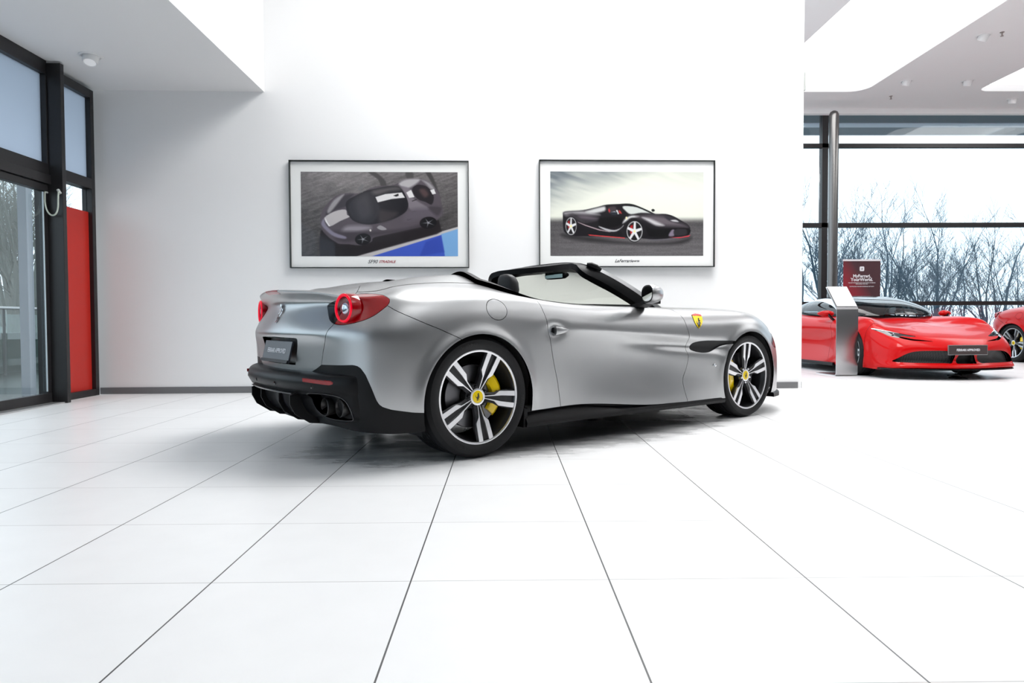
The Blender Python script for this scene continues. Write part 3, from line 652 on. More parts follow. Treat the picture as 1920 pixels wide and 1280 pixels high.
    # ---- windscreen frame
    H=[(1.80,.79,.84),(1.70,.795,.895),(1.55,.760,.99),(1.40,.692,1.085),(1.27,.615,1.160),(1.235,.575,1.180),(1.245,.52,1.194),(1.285,.40,1.214),(1.325,.22,1.234),(1.342,0,1.240)]
    Hf=[Vector(Lc(*p)) for p in H]+[Vector(Lc(p[0],-p[1],p[2])) for p in H[-2::-1]]
    def dense(P,n=5):
        out=[];Q=[P[0]]+list(P)+[P[-1]]
        for i in range(1,len(Q)-2):
            a,b,c,d=Q[i-1],Q[i],Q[i+1],Q[i+2]
            for k_ in range(n):
                t=k_/n; out.append(.5*((2*b)+(c-a)*t+(2*a-5*b+4*c-d)*t*t+(3*b-a-3*c+d)*t**3))
        out.append(P[-1]); return out
    path=dense(Hf,5)
    mid=Vector((1.45,0,.85))
    fr_o=[];fr_i=[];gl=[]
    for i,p in enumerate(path):
        t=(path[min(i+1,len(path)-1)]-path[max(i-1,0)]).normalized()
        inw=(Vector((p.x+.05,0,.80))-p); inw-=t*inw.dot(t); inw.normalize()
        nrm=t.cross(inw).normalized()
        if nrm.x<0: nrm=-nrm           # forward / outward
        hd=max(0,1-abs(p.y)/.56)        # 1 at header
        hdr=1 if abs(p.y)<.60 and p.z>1.15 else 0
        wi=.030
        no_=.022 if hdr else .020
        fr_o.append([p-nrm*.012,p+nrm*no_,p+nrm*no_+inw*wi,p-nrm*.012+inw*wi])
        hb_=float(sstep(.64,.50,abs(p.y)) if False else 1-sstep(.50,.66,abs(p.y))); w2=.100-.028*hb_; d2=.080+.005*hb_
        fr_i.append([p-nrm*.006+inw*.002,p-nrm*d2*.6-inw*-.004,p-nrm*d2+inw*.016,p-nrm*d2*.9+inw*w2*.8,p-nrm*.02+inw*w2,p+nrm*.006+inw*(w2-.01),p+nrm*(.008+.008*hb_)+inw*.016])
    # silver outer skin on the pillars, black along the header
    n=len(path); kL=[i for i,p in enumerate(path) if p.z<1.172 and p.y<0]; kR=[i for i,p in enumerate(path) if p.z<1.172 and p.y>0]
    ms=MB(); ms.sweep([fr_o[i] for i in kL]); ms.build('windscreen_pillar',PAINT,root,smooth=True,ang=50)
    ms=MB(); ms.sweep([fr_o[i] for i in kR]); ms.build('windscreen_pillar',PAINT,root,smooth=True,ang=50)
    kM=list(range(kL[-1],kR[0]+1)); ms=MB(); ms.sweep([[q[0]+Vector((0,0,.003)),q[1]+Vector((0,0,.003)),q[2],q[3]] for q in (fr_o[i] for i in kM)]); hd_=ms.build('windscreen_header',BLACKP,root,smooth=True,ang=50)
    ms=MB(); ms.sweep(fr_i); ms.build('windscreen_surround',BLACKP,root,smooth=True,ang=45)
    # corner seal blocks
    for i in (kL[-1],kR[0]):
        p=path[i]; ms=MB(); t=(path[i+1]-path[i-1]).normalized(); ms.tube([p-t*.05+Vector((0,0,.004)),p-t*.02+Vector((-.01,0,.012)),p+t*.02+Vector((-.01,0,.012)),p+t*.06+Vector((0,0,.002))],[.012,.020,.020,.012],10); ms.build('header_seal',BLACKP,hd_,smooth=True)
    # glass from the frame down to the scuttle
    cw=[]
    for i,p in enumerate(path):
        y_=p.y; 
    top_=[f[2]-Vector((0,0,.0)) for f in fr_o]
    a_idx=[i for i in range(n)]
    vs=[];fs=[]; nn_=24
    # parametrise both by lateral position
    hd_i=kM; tp=[top_[i] for i in hd_i]
    def atv(y_,pts):
        ys=[q.y for q in pts]; return Vector((np.interp(y_,ys,[q.x for q in pts]),y_,np.interp(y_,ys,[q.z for q in pts])))
    tp=sorted(tp,key=lambda q:q.y)
    for i in range(nn_+1):
        w=-1+2*i/nn_; a=atv(w*.575,tp); b=Vector((2.02-.26*abs(w)**2.2,w*.80,.905-.02*w*w))
        for j in range(9):
            t=j/8; p=a.lerp(b,t); bul=math.sin(PI*t)*.025; vs.append(p+Vector((bul*.6,0,bul)))
    fs=[(i*9+j,(i+1)*9+j,(i+1)*9+j+1,i*9+j+1) for i in range(nn_) for j in range(8)]
    MB().add(vs,fs).build('windscreen_glass',WSG,root,smooth=True)
    # cowl
    MB().sweep([[(2.03-.26*abs(w)**2.2,w*.80,.895-.02*w*w),(1.70,w*.76,.885-.02*w*w),(1.70,w*.76,.86),(2.03-.26*abs(w)**2.2,w*.8,.86)] for w in np.linspace(-1,1,17)]).build('scuttle_panel',BLACKP,root)
    # inner mirror and sun visors
    mm=MB(); mm.sweep([[(1.415+.02*math.cos(w)+x_,y_*1.0,1.152+.030*math.sin(w)*e) for w in np.linspace(0,2*PI,14,endpoint=False)] for y_,e,x_ in ((-.125,.5,.01),(-.11,.95,.004),(-.06,1.05,0),(.06,1.05,0),(.11,.95,.004),(.125,.5,.01))]); mi=mm.build('inner_mirror',BLACKP,root,smooth=True,ang=60)
    MB().box((1.393,-.105,1.130),(1.3945,.105,1.174)).build('inner_mirror_glass',mat('dim_mirror',(.12,.15,.14),.08,.9),mi)
    MB().tube([(1.43,0,1.155),(1.44,0,1.19),(1.42,0,1.215)],[.022,.03,.03],8).build('mirror_mount',BLACKP,mi)
    for y_ in (-.30,.30): MB().box((1.27,y_-.17,1.168),(1.39,y_+.17,1.184)).build('sun_visor',LEATHER,root,bevel=.006)
    # soft trim flap / boot end of the cockpit
    # wheels
    for right in (True,False):
        wheel(root,0,.942,.351,.352,.275,right,65 if right else 20,'front',detail=right)
        wheel(root,2.668,.930,.338,.339,.240,right,90 if right else 40,'rear' ,detail=right)

# ================= the room =================
def sheet(name,vs,fs,m,parent=None): return MB().add(vs,fs).build(name,m,parent)
# floor: 60 cm tiles with dark joints along the depth, fine joints across
def floor_mat():
    m=mat('floor_tiles',(.80,.80,.80),.30,spec=.5); t=m.node_tree; b=bsdf(m); N_=t.nodes.new; L=t.links.new
    tc=N_('ShaderNodeTexCoord'); sp=N_('ShaderNodeSeparateXYZ'); L(tc.outputs['Object'],sp.inputs[0])
    def mth(op,a,b_=None,c=None):
        n=N_('ShaderNodeMath'); n.operation=op
        for i,x in enumerate((a,b_,c)):
            if x is None: continue
            if isinstance(x,(int,float)): n.inputs[i].default_value=x
            else: L(x,n.inputs[i])
        return n.outputs[0]
    def joint(co,off,w):
        f=mth('FRACT',mth('MULTIPLY',mth('SUBTRACT',co,off-60.0),1/.6)); d=mth('MINIMUM',f,mth('SUBTRACT',1.0,f)); return mth('LESS_THAN',d,w/.6/2)
    jx=joint(sp.outputs['X'],-.2829,.0048); jy=joint(sp.outputs['Y'],2.0365,.0030)
    no=N_('ShaderNodeTexNoise'); no.inputs['Scale'].default_value=.9; no.inputs['Detail'].default_value=4; L(tc.outputs['Object'],no.inputs['Vector'])
    n2=N_('ShaderNodeTexNoise'); n2.inputs['Scale'].default_value=7; n2.inputs['Detail'].default_value=6; L(tc.outputs['Object'],n2.inputs['Vector'])
    # per tile tint
    wn=N_('ShaderNodeTexWhiteNoise'); wn.noise_dimensions='2D'; cmb=N_('ShaderNodeCombineXYZ')
    L(mth('FLOOR',mth('MULTIPLY',mth('ADD',sp.outputs['X'],.2829),1/.6)),cmb.inputs[0]); L(mth('FLOOR',mth('MULTIPLY',mth('SUBTRACT',sp.outputs['Y'],2.0365),1/.6)),cmb.inputs[1]); L(cmb.outputs[0],wn.inputs['Vector'])
    val=mth('ADD',.80,mth('MULTIPLY',mth('SUBTRACT',wn.outputs['Value'],.5),.03)); val=mth('SUBTRACT',val,mth('MULTIPLY',mth('SUBTRACT',n2.outputs['Fac'],.5),.05))
    cc=N_('ShaderNodeCombineColor')
    for k in range(3): L(val,cc.inputs[k])
    mx=N_('ShaderNodeMix'); mx.data_type='RGBA'; L(jy,mx.inputs['Factor']); L(cc.outputs[0],mx.inputs['A']); mx.inputs['B'].default_value=(.36,.35,.34,1)
    m2=N_('ShaderNodeMix'); m2.data_type='RGBA'; L(jx,m2.inputs['Factor']); L(mx.outputs['Result'],m2.inputs['A']); m2.inputs['B'].default_value=(.07,.07,.07,1)
    # silver car's shadow and reflection painted into the tiles: long patch, streaked edges
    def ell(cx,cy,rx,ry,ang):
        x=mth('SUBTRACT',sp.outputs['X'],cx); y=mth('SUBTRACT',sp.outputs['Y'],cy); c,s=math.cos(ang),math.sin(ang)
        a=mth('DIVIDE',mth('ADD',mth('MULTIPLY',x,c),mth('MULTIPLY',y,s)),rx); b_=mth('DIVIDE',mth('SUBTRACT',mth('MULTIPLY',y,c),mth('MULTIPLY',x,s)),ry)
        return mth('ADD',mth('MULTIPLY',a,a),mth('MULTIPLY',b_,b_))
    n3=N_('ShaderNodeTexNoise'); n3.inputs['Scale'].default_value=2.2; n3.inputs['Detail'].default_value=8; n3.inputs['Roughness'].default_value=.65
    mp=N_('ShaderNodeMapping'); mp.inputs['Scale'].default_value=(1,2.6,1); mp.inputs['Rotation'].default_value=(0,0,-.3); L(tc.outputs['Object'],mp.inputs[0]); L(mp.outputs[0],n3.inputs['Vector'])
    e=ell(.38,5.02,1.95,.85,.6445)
    car_shade=mth('SUBTRACT',mth('ADD',mth('SUBTRACT',1.0,e),mth('MULTIPLY',mth('SUBTRACT',n3.outputs['Fac'],.5),1.5)),-.05)
    car_shade=mth('MINIMUM',mth('MAXIMUM',mth('MULTIPLY',car_shade,1.5),0.0),1.0)
    m3=N_('ShaderNodeMix'); m3.data_type='RGBA'; L(mth('MULTIPLY',car_shade,.78),m3.inputs['Factor']); L(m2.outputs['Result'],m3.inputs['A']); m3.inputs['B'].default_value=(.11,.11,.115,1)
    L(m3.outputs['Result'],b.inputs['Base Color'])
    ro=mth('ADD',.26,mth('MULTIPLY',no.outputs['Fac'],.16)); ro=mth('MULTIPLY',ro,mth('SUBTRACT',1.0,mth('MULTIPLY',car_shade,.72))); L(ro,b.inputs['Roughness'])
    return m
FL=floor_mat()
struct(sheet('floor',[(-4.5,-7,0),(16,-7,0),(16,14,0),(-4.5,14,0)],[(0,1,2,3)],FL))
# the display wall, its end and baseboard
def WY(x): return 7.54+(x+4.4)*.0345
struct(MB().sweep([[(x,WY(x),0),(x,WY(x),5.9),(x,WY(x)+.28,5.9),(x,WY(x)+.28,0)] for x in (-4.46,3.445)]).build('wall_display',WHITE))
struct(MB().sweep([[(x,WY(x)-.014,.0),(x,WY(x)-.014,.072),(x,WY(x),.072),(x,WY(x),0)] for x in (-4.44,3.40)]).build('baseboard_display',BASEB))
struct(box('baseboard_display_end',(3.445,WY(3.4)+.02,0),(3.457,WY(3.4)+.26,.072),BASEB))
# soffit over the left bay
struct(MB().box((-4.8,-7,3.32),(-2.623,7.9,5.9)).build('ceiling_soffit',CEIL))
# hall ceiling: high over the car, with the showroom ceiling beyond and its rounded recesses
struct(MB().box((-2.62,-7,5.9),(4.57,7.9,6.0)).build('ceiling_hall',CEIL))
def rrect(x0,x1,y0,y1,r,n=8):
    o=[]
    for cx,cy,a0 in ((x1-r,y1-r,0),(x0+r,y1-r,90),(x0+r,y0+r,180),(x1-r,y0+r,270)):
        for k in range(n+1): a=R(a0+90*k/n); o.append((cx+r*math.cos(a),cy+r*math.sin(a)))
    return o
def holed(name,outer,holes,z0,z1,m):
    """flat slab with holes"""
    bm=bmesh.new()
    for z in (z0,z1):
        es=[]
        for lp in [outer]+holes:
            vs=[bm.verts.new((x,y,z)) for x,y in lp]; es+=[bm.edges.new((vs[i],vs[(i+1)%len(vs)])) for i in range(len(vs))]
        bmesh.ops.triangle_fill(bm,edges=es,use_beauty=True)
    me=bpy.data.meshes.new(name); bm.to_mesh(me); bm.free()
    mb=MB(); vs=[tuple(v.co) for v in me.vertices]; fs=[tuple(p.vertices) for p in me.polygons]; mb.add(vs,fs)
    for lp in [outer]+holes:
        n=len(lp); mb.add([(x,y,z0) for x,y in lp]+[(x,y,z1) for x,y in lp],[(i,(i+1)%n,n+(i+1)%n,n+i) for i in range(n)])
    return mb.build(name,m)
H1=rrect(4.60,6.68,3.0,12.62,.32); H2=rrect(8.74,11.4,3.0,12.58,.22)
struct(holed('ceiling_showroom',[(3.5,-7),(15.9,-7),(15.9,13.72),(3.5,13.72)],[H1,H2],5.0,5.12,CEIL))
LUM=mat('lit_stretch_ceiling',(.9,.9,.9),.6,emit=(1,1,1),es=1.3)
struct(box('ceiling_lit_recess',(4.45,2.8,5.22),(6.85,12.8,5.26),LUM)); struct(box('ceiling_lit_recess',(8.6,2.8,5.22),(11.6,12.8,5.26),LUM))
struct(box('ceiling_hall_edge',(3.5,7.86,5.12),(3.6,13.7,5.9),WHITE))
# back of the hall behind the camera, right-hand side
BACK=mat('grey_back_wall',(.10,.10,.105),.8)
struct(box('wall_back',(-4.6,-7.1,0),(16,-7,6),BACK)); struct(box('wall_right',(15.9,-7,0),(16,14,6),mat('right_wall_paint',(.6,.6,.6),.8)))

# ---- left glazing
X0=-4.46
def bar(mb,y0,y1,z0,z1,xa=-.06,xb=.05): mb.box((X0+xa,y0,z0),(X0+xb,y1,z1))
def wnd(n,parts,bars):
    mb=MB()
    for b in bars: bar(mb,*b)
    w=struct(mb.build('window_%d'%n,FRAMEB,bevel=.003))
    for nm,m,(y0,y1,z0,z1),dx in parts:
        MB().box((X0+dx-.006,y0,z0),(X0+dx+.006,y1,z1)).build(nm,m,w)
    return w
def frosted():
    m=mat('frosted_glass',(.60,.66,.74),.55,trans=0); b=bsdf(m); t=m.node_tree
    tr=t.nodes.new('ShaderNodeBsdfTranslucent'); tr.inputs[0].default_value=(.86,.92,1.0,1); mx=t.nodes.new('ShaderNodeMixShader'); mx.inputs[0].default_value=.85
    o=[n for n in t.nodes if n.type=='OUTPUT_MATERIAL'][0]; t.links.new(b.outputs[0],mx.inputs[1]); t.links.new(tr.outputs[0],mx.inputs[2]); t.links.new(mx.outputs[0],o.inputs[0]); return m
FROST=frosted(); REDPAN=mat('red_film_panel',(.47,.022,.015),.35)
wnd(1,[('frosted_pane',FROST,(6.95,7.40,2.33,3.19),-.01),('clear_pane',GLASS,(6.95,7.40,1.97,2.23),-.01),('red_panel',REDPAN,(6.95,7.40,.07,1.975),.0)],
    [(6.86,6.95,0,3.28),(7.40,7.46,0,3.28),(6.95,7.40,3.19,3.28),(6.95,7.40,2.22,2.33),(6.95,7.40,0,.07)])
struct(MB().box((X0-.1,6.71,0),(-4.28,6.765,3.30)).build('trim_1',FRAMEB,bevel=.004))
wnd(2,[('frosted_pane',FROST,(4.2,6.69,2.33,3.19),-.01)],[(4.1,6.71,3.19,3.32),(4.1,6.71,2.22,2.33),(6.69,6.71,2.33,3.19),(4.1,4.2,0,3.32)])
d=MB(); bar(d,4.2,6.71,2.13,2.22,-.05,.07); bar(d,6.655,6.71,.0,2.12,-.03,.03); bar(d,4.2,6.70,0,.10,-.03,.04); bar(d,4.2,4.3,.1,2.12,-.03,.04); bar(d,4.2,6.70,2.06,2.125,-.03,.045)
do=struct(d.build('door_1',FRAMEB,bevel=.003)); MB().box((X0+.01,4.3,.10),(X0+.02,6.655,2.07)).build('door_pane',GLASS,do)
MB().box((X0+.02,3.0,0),(X0+.16,6.70,.012)).build('door_threshold',mat('aluminium_threshold',(.5,.5,.5),.4,.8),do)
MB().box((X0+.022,6.642,.12),(X0+.03,6.654,2.05)).build('pane_edge_strip',mat('pale_edge_strip',(.5,.6,.66),.4),do)
k=3
for y1 in (4.1,1.6,-.9,-3.4):
    y0=y1-2.5; wnd(k,[('frosted_pane',FROST,(y0+.1,y1,2.33,3.19),-.01),('clear_pane',GLASS,(y0+.1,y1,.1,2.22),-.01)],[(y0,y0+.1,0,3.32),(y0+.1,y1,3.19,3.32),(y0+.1,y1,2.22,2.33),(y0+.1,y1,0,.1)]); k+=1
struct(box('wall_left',(X0-.1,-7,0),(X0,-5.9,3.32),WHITE))
# ---- showroom glazing at the far end
YF=13.72
g=MB()
for z0,z1 in ((4.26,4.34),(2.66,2.75),(1.08,1.16),(0,.12)): g.box((3.3,YF,z0),(15.9,YF+.10,z1))
for x0 in (6.44,11.6): g.box((x0,YF,0),(x0+.12,YF+.14,5.0))
wf=struct(g.build('window_7',FRAMEB)); 
for xa,xb in ((3.3,6.44),(6.56,11.6),(11.72,15.9)):
    for z0,z1 in ((.12,1.08),(1.16,2.66),(2.75,4.26),(4.34,4.93)): MB().box((xa,YF+.04,z0),(xb,YF+.05,z1)).build('window_pane',GLASS,wf)
struct(box('trim_2',(3.4,YF-.12,4.90),(15.9,YF-.0,5.0),mat('white_trim',(.9,.9,.9),.5)))
# ---- eaves outside the far glazing
GB=mat('slate_eaves_boards',(.085,.12,.155),.5); GB2=mat('grey_eaves_boards',(.22,.26,.31),.5)
for m_ in (GB,GB2):
    t=m_.node_tree; tc_=t.nodes.new('ShaderNodeTexCoord'); wv=t.nodes.new('ShaderNodeTexWave'); wv.inputs['Scale'].default_value=1.2; wv.inputs['Distortion'].default_value=0; wv.wave_profile='SAW'
    mp=t.nodes.new('ShaderNodeMapping'); mp.inputs['Rotation'].default_value=(0,0,.5); t.links.new(tc_.outputs['Object'],mp.inputs[0]); t.links.new(mp.outputs[0],wv.inputs[0])
    bp=t.nodes.new('ShaderNodeBump'); bp.inputs['Strength'].default_value=.4; bp.inputs['Distance'].default_value=.02; t.links.new(wv.outputs['Fac'],bp.inputs['Height']); t.links.new(bp.outputs[0],bsdf(m_).inputs['Normal'])
ea=MB(); ea.box((3,13.9,5.08),(17,14.86,5.3)); eo=struct(ea.build('trim_3',GB))
MB().box((3,14.86,5.06),(17,15.14,5.3)).build('white_gutter_beam',mat('white_beam',(.75,.8,.92),.5),eo)
MB().box((3,15.14,5.08),(17,15.86,5.3)).build('outer_boards',GB2,eo)
# ---- steel column
co=MB().lathe([(.0,4.82),(.03,4.815),(.07,4.79),(.088,4.74),(.09,4.70),(.09,0)],40,'z').build('steel_column',mat('brushed_column_steel',(.20,.195,.19),.3,1),smooth=True)
co.location=(6.39,13.15,0); tag(co,'round brushed steel column in front of the far showroom glazing','column')
# ---- ceiling downlights
def downlight(x,y,z,label,rz=0,tilt=.5,on=1.5):
    t=empty('ceiling_downlight',(x,y,z),rz,label,'light','recessed ceiling downlights' if False else None)
    MB().lathe([(.105,.0),(.105,-.004),(.085,-.008),(.082,.0)],40).build('trim_ring',mat('white_lamp_metal',(.8,.8,.8),.4),t,smooth=True)
    MB().lathe([(.083,-.002),(.083,.10),(0,.10)],32).build('housing',mat('downlight_dark_can',(.05,.05,.05),.6),t,smooth=True)
    h=MB().lathe([(.0,-.075),(.052,-.075),(.058,-.08),(.066,-.07),(.072,.02),(.072,.07),(0,.07)],32).build('lamp_head',mat('white_lamp_metal',(.8,.8,.8),.4),t,smooth=True); h.rotation_euler=(tilt,0,0)
    e=MB().lathe([(0,-.0765),(.050,-.0765)],32).build('lamp_face',mat('lit_lamp_face',(.9,.9,.9),.4,emit=(1,1,1),es=on),h)
    return t
downlight(-3.91,6.59,3.32,'white recessed downlight in the low soffit at the left',.2,-.35,.15)
downlight(7.15,10.13,5.0,'white tilted downlight nearest the camera in the right ceiling, uppermost in the photo',.5,.45)
downlight(7.14,12.05,5.0,'white downlight in the right ceiling nearest the curved recess corner, leftmost there',.4,.35)
downlight(8.23,12.05,5.0,'white downlight just left of the pointed lit recess tip',.2,.25)
downlight(9.77,13.03,5.0,'white downlight at the right edge under the lit recess, closest to the glazing',.1,.25)
for (x,y,l) in ((7.34,10.02,'tiny ceiling sprinkler beside the uppermost downlight'),(7.32,12.85,'tiny ceiling sprinkler near the far glazing, left of the downlights')):
    o=MB().lathe([(.03,0),(.03,-.006),(.012,-.01),(.01,-.05),(.022,-.055),(.022,-.06),(0,-.06)],16).build('ceiling_sprinkler',mat('sprinkler_metal',(.4,.35,.33),.4,.6),smooth=True); o.location=(x,y,5.0); tag(o,l,'sprinkler')
o=box('wall_sensor',(3.445,WY(3.4)+.02,3.42),(3.475,WY(3.4)+.12,3.62),mat('sensor_grey',(.5,.52,.5),.5)); tag(o,'small grey box high on the end edge of the white wall','sensor')
# ---- cable loop on the door post
cb=MB(); pts=[]
for i in range(25):
    a=PI*i/24; pts.append((-4.30,6.875-.0-.095+.085*-math.cos(a)*1.0,1.98-.15*math.sin(a)**.7 if 0<i<24 else 2.0))
pts=[(-4.432,6.70,2.065),(-4.430,6.672,2.05)]+[(-4.430+.065*(1-math.cos(PI*i/20))+.012*math.sin(PI*i/20),6.665,2.03-.205*math.sin(PI*i/20)**.6) for i in range(1,20)]+[(-4.300,6.672,2.045),(-4.302,6.70,2.06)]
lo=MB().tube(pts,.0075,8).build('door_cable',mat('pale_cable',(.55,.60,.52),.4),smooth=True); tag(lo,'pale looped cable hanging between the glass door and its black post','cable')
for p in (pts[0],pts[-1]):
    MB().tube([Vector(p)+Vector((-.02,0,.02)),Vector(p)+Vector((.004,0,-.02))],.014,10).build('cable_gland',mat('gland_plastic',(.6,.62,.6),.4),lo,smooth=True)
struct(box('ceiling_added_canopy',(-7.4,3.5,3.75),(-4.7,18,3.95),mat('added_canopy_grey',(.35,.37,.38),.7)))  # unseen canopy slab, added to keep sky light off the left bay
# ---- outside on the left: terrace, steel and glass rail, pale post
struct(sheet('floor_terrace',[(-30,-10,-.05),(-4.5,-10,-.05),(-4.5,40,-.05),(-30,40,-.05)],[(0,1,2,3)],mat('wet_terrace',(.10,.115,.11),.25)))
rl=empty('glass_balustrade',(-8.0,9,-.05),0,'steel and glass balustrade on the terrace beyond the glass door','balustrade')
MB().tube([(0,-9,1.08),(0,9,1.08)],.024,12).build('handrail',STEEL,rl,smooth=True)
for q in range(-8,9,2):
    MB().tube([(0,q,0),(0,q,1.06)],.022,10).build('post',mat('rail_post_grey',(.10,.12,.12),.4),rl,smooth=True)
    MB().box((-.006,q+.06,.15),(.006,q+1.94,.98)).build('glass_infill',glass('rail_glass',(.70,.78,.76)),rl)
struct(box('wall_terrace',(-8.6,0,-.05),(-8.3,18,.62),mat('green_grey_parapet',(.09,.12,.11),.6)))
MB().box((-5.52,7.84,-.05),(-5.42,7.94,4)).build('trim_4',mat('pale_concrete_post',(.42,.46,.50),.7))['kind']='structure'
struct(sheet('ground_far',[(-80,14.2,-2.5),(120,14.2,-2.5),(120,120,-2.0),(-80,120,-2.0)],[(0,1,2,3)],mat('winter_grass',(.10,.13,.12),.9)))

hv=[];hf=[]
for i in range(25):
    for j in range(9):
        x=-75+i*3.2; y=22+j*6.5; hv.append((x,y,-.3+4.6*(j/8)**1.1+.35*math.sin(i*1.3+j*.9)))
hf=[(i*9+j,(i+1)*9+j,(i+1)*9+j+1,i*9+j+1) for i in range(24) for j in range(8)]
hill=MB().add([p for p in hv],[f for f in hf]); ho=struct(hill.build('ground_bank',mat('misty_green_bank',(.16,.19,.18),.95),smooth=True,ang=180))

# ================= the silver car =================
car=empty('convertible_car',(-.707,4.644,0),.6445,'satin silver open-top sports car with yellow brake calipers in front of the framed pictures','car')
convertible(car,SILVER)

# ================= framed pictures =================
def raster(w,h,bgfn,shapes):
    """w x h samples, painter's order; shapes in picture pixels (0..W,0..H of the print)"""
    y,x=np.mgrid[0:h,0:w]; P=np.stack([x.ravel()+.0,y.ravel()+.0],1).astype(float)
    img=bgfn(P)
    for poly,col,soft in shapes:
        d=sdf(P,poly) if not callable(poly) else poly(P)
        a=np.clip(d/soft+.5,0,1)[:,None]; img=img*(1-a)+np.array(col,float)*a
    return img
def s2l(c): c=np.clip(np.asarray(c,float)/255,0,1); return np.where(c<=.04045,c/12.92,((c+.055)/1.055)**2.4)
def picture(cx,cz,W_,H_,pw,ph,pz,label,imgfn,caption,yaw,dy=0):
    """frame centre on the display wall"""
    t=empty('framed_picture',(cx,WY(cx),cz),yaw,label,'picture')
    fr=MB(); th=.014; d=.045
    o=[(-W_/2,-H_/2),(W_/2,-H_/2),(W_/2,H_/2),(-W_/2,H_/2)]; i_=[(-W_/2+th*.6,-H_/2+th*.6),(W_/2-th*.6,-H_/2+th*.6),(W_/2-th*.6,H_/2-th*.6),(-W_/2+th*.6,H_/2-th*.6)]
    y0,y1=-.012-d,-.004
    vs=[(x,y0,z) for x,z in o]+[(x,y0,z) for x,z in i_]+[(x,y1,z) for x,z in o]+[(x,y1,z) for x,z in i_]
    fs=[]
    for k in range(4):
        n=(k+1)%4; fs+=[(k,n,4+n,4+k),(8+k,8+n,n,k),(4+k,4+n,12+n,12+k),(8+k,12+k,12+n,8+n)]
    fr.add(vs,fs).build('frame',mat('black_frame_edge',(.02,.025,.024),.35),t)
    mt=box('mount',(-W_/2+.012,-.030,-H_/2+.012),(W_/2-.012,-.006,H_/2-.012),mat('off_white_mount',(.84,.845,.83),.45,coat=.6),t)
    nx,nz=330,178; img=imgfn(nx,nz)
    vs=[];fs=[]
    for j in range(nz):
        for i in range(nx): vs.append((-pw/2+pw*i/(nx-1),-.0315,pz+ph/2-ph*j/(nz-1)))
    fs=[(j*nx+i,(j+1)*nx+i,(j+1)*nx+i+1,j*nx+i+1) for j in range(nz-1) for i in range(nx-1)]
    me=bpy.data.meshes.new('print'); me.from_pydata(vs,[],fs); ca=me.color_attributes.new('ink','FLOAT_COLOR','POINT')
    buf=np.ones((nx*nz,4),np.float32); buf[:,:3]=s2l(img); ca.data.foreach_set('color',buf.ravel())
    m=mat('photo_print_'+caption[0][0].lower().replace(' ',''),(1,1,1),.3,coat=.7); tt=m.node_tree; at=tt.nodes.new('ShaderNodeAttribute'); at.attribute_name='ink'; tt.links.new(at.outputs['Color'],bsdf(m).inputs['Base Color'])
    link('print',me,m,t)
    x0=0
    for txt,xo,size,col,sh in caption:
        vs_,fs_=text_geo(txt,size,.0008,sh); MB().add([(x_+xo,-.0318,-H_/2+.07+y_) for x_,y_,z_ in vs_],fs_).build('caption',mat('ink_%s'%col[0],col[1],.5),t)
    return t
# coordinates below are those of the print (width 1523, height 812), scaled to the raster
def sc(poly,w=330,h=178,X0=182,Y0=228,W0=1523,H0=812): return [((x-X0)/W0*(w-1),(y-Y0)/H0*(h-1)) for x,y in poly]
def ellp(cx,cy,rx,ry,n=28,rot=0): return [(cx+rx*math.cos(a)*math.cos(rot)-ry*math.sin(a)*math.sin(rot),cy+rx*math.cos(a)*math.sin(rot)+ry*math.sin(a)*math.cos(rot)) for a in np.linspace(0,2*PI,n,endpoint=False)]
def hashn(P,sx,sy,seed):
    rs=np.random.RandomState(seed); g=rs.rand(64,64); x=P[:,0]/sx; y=P[:,1]/sy; xi=np.floor(x).astype(int); yi=np.floor(y).astype(int); fx=x-xi; fy=y-yi
    fx=fx*fx*(3-2*fx); fy=fy*fy*(3-2*fy); G_=lambda a,b:g[a%64,b%64]
    return (G_(xi,yi)*(1-fx)+G_(xi+1,yi)*fx)*(1-fy)+(G_(xi,yi+1)*(1-fx)+G_(xi+1,yi+1)*fx)*fy
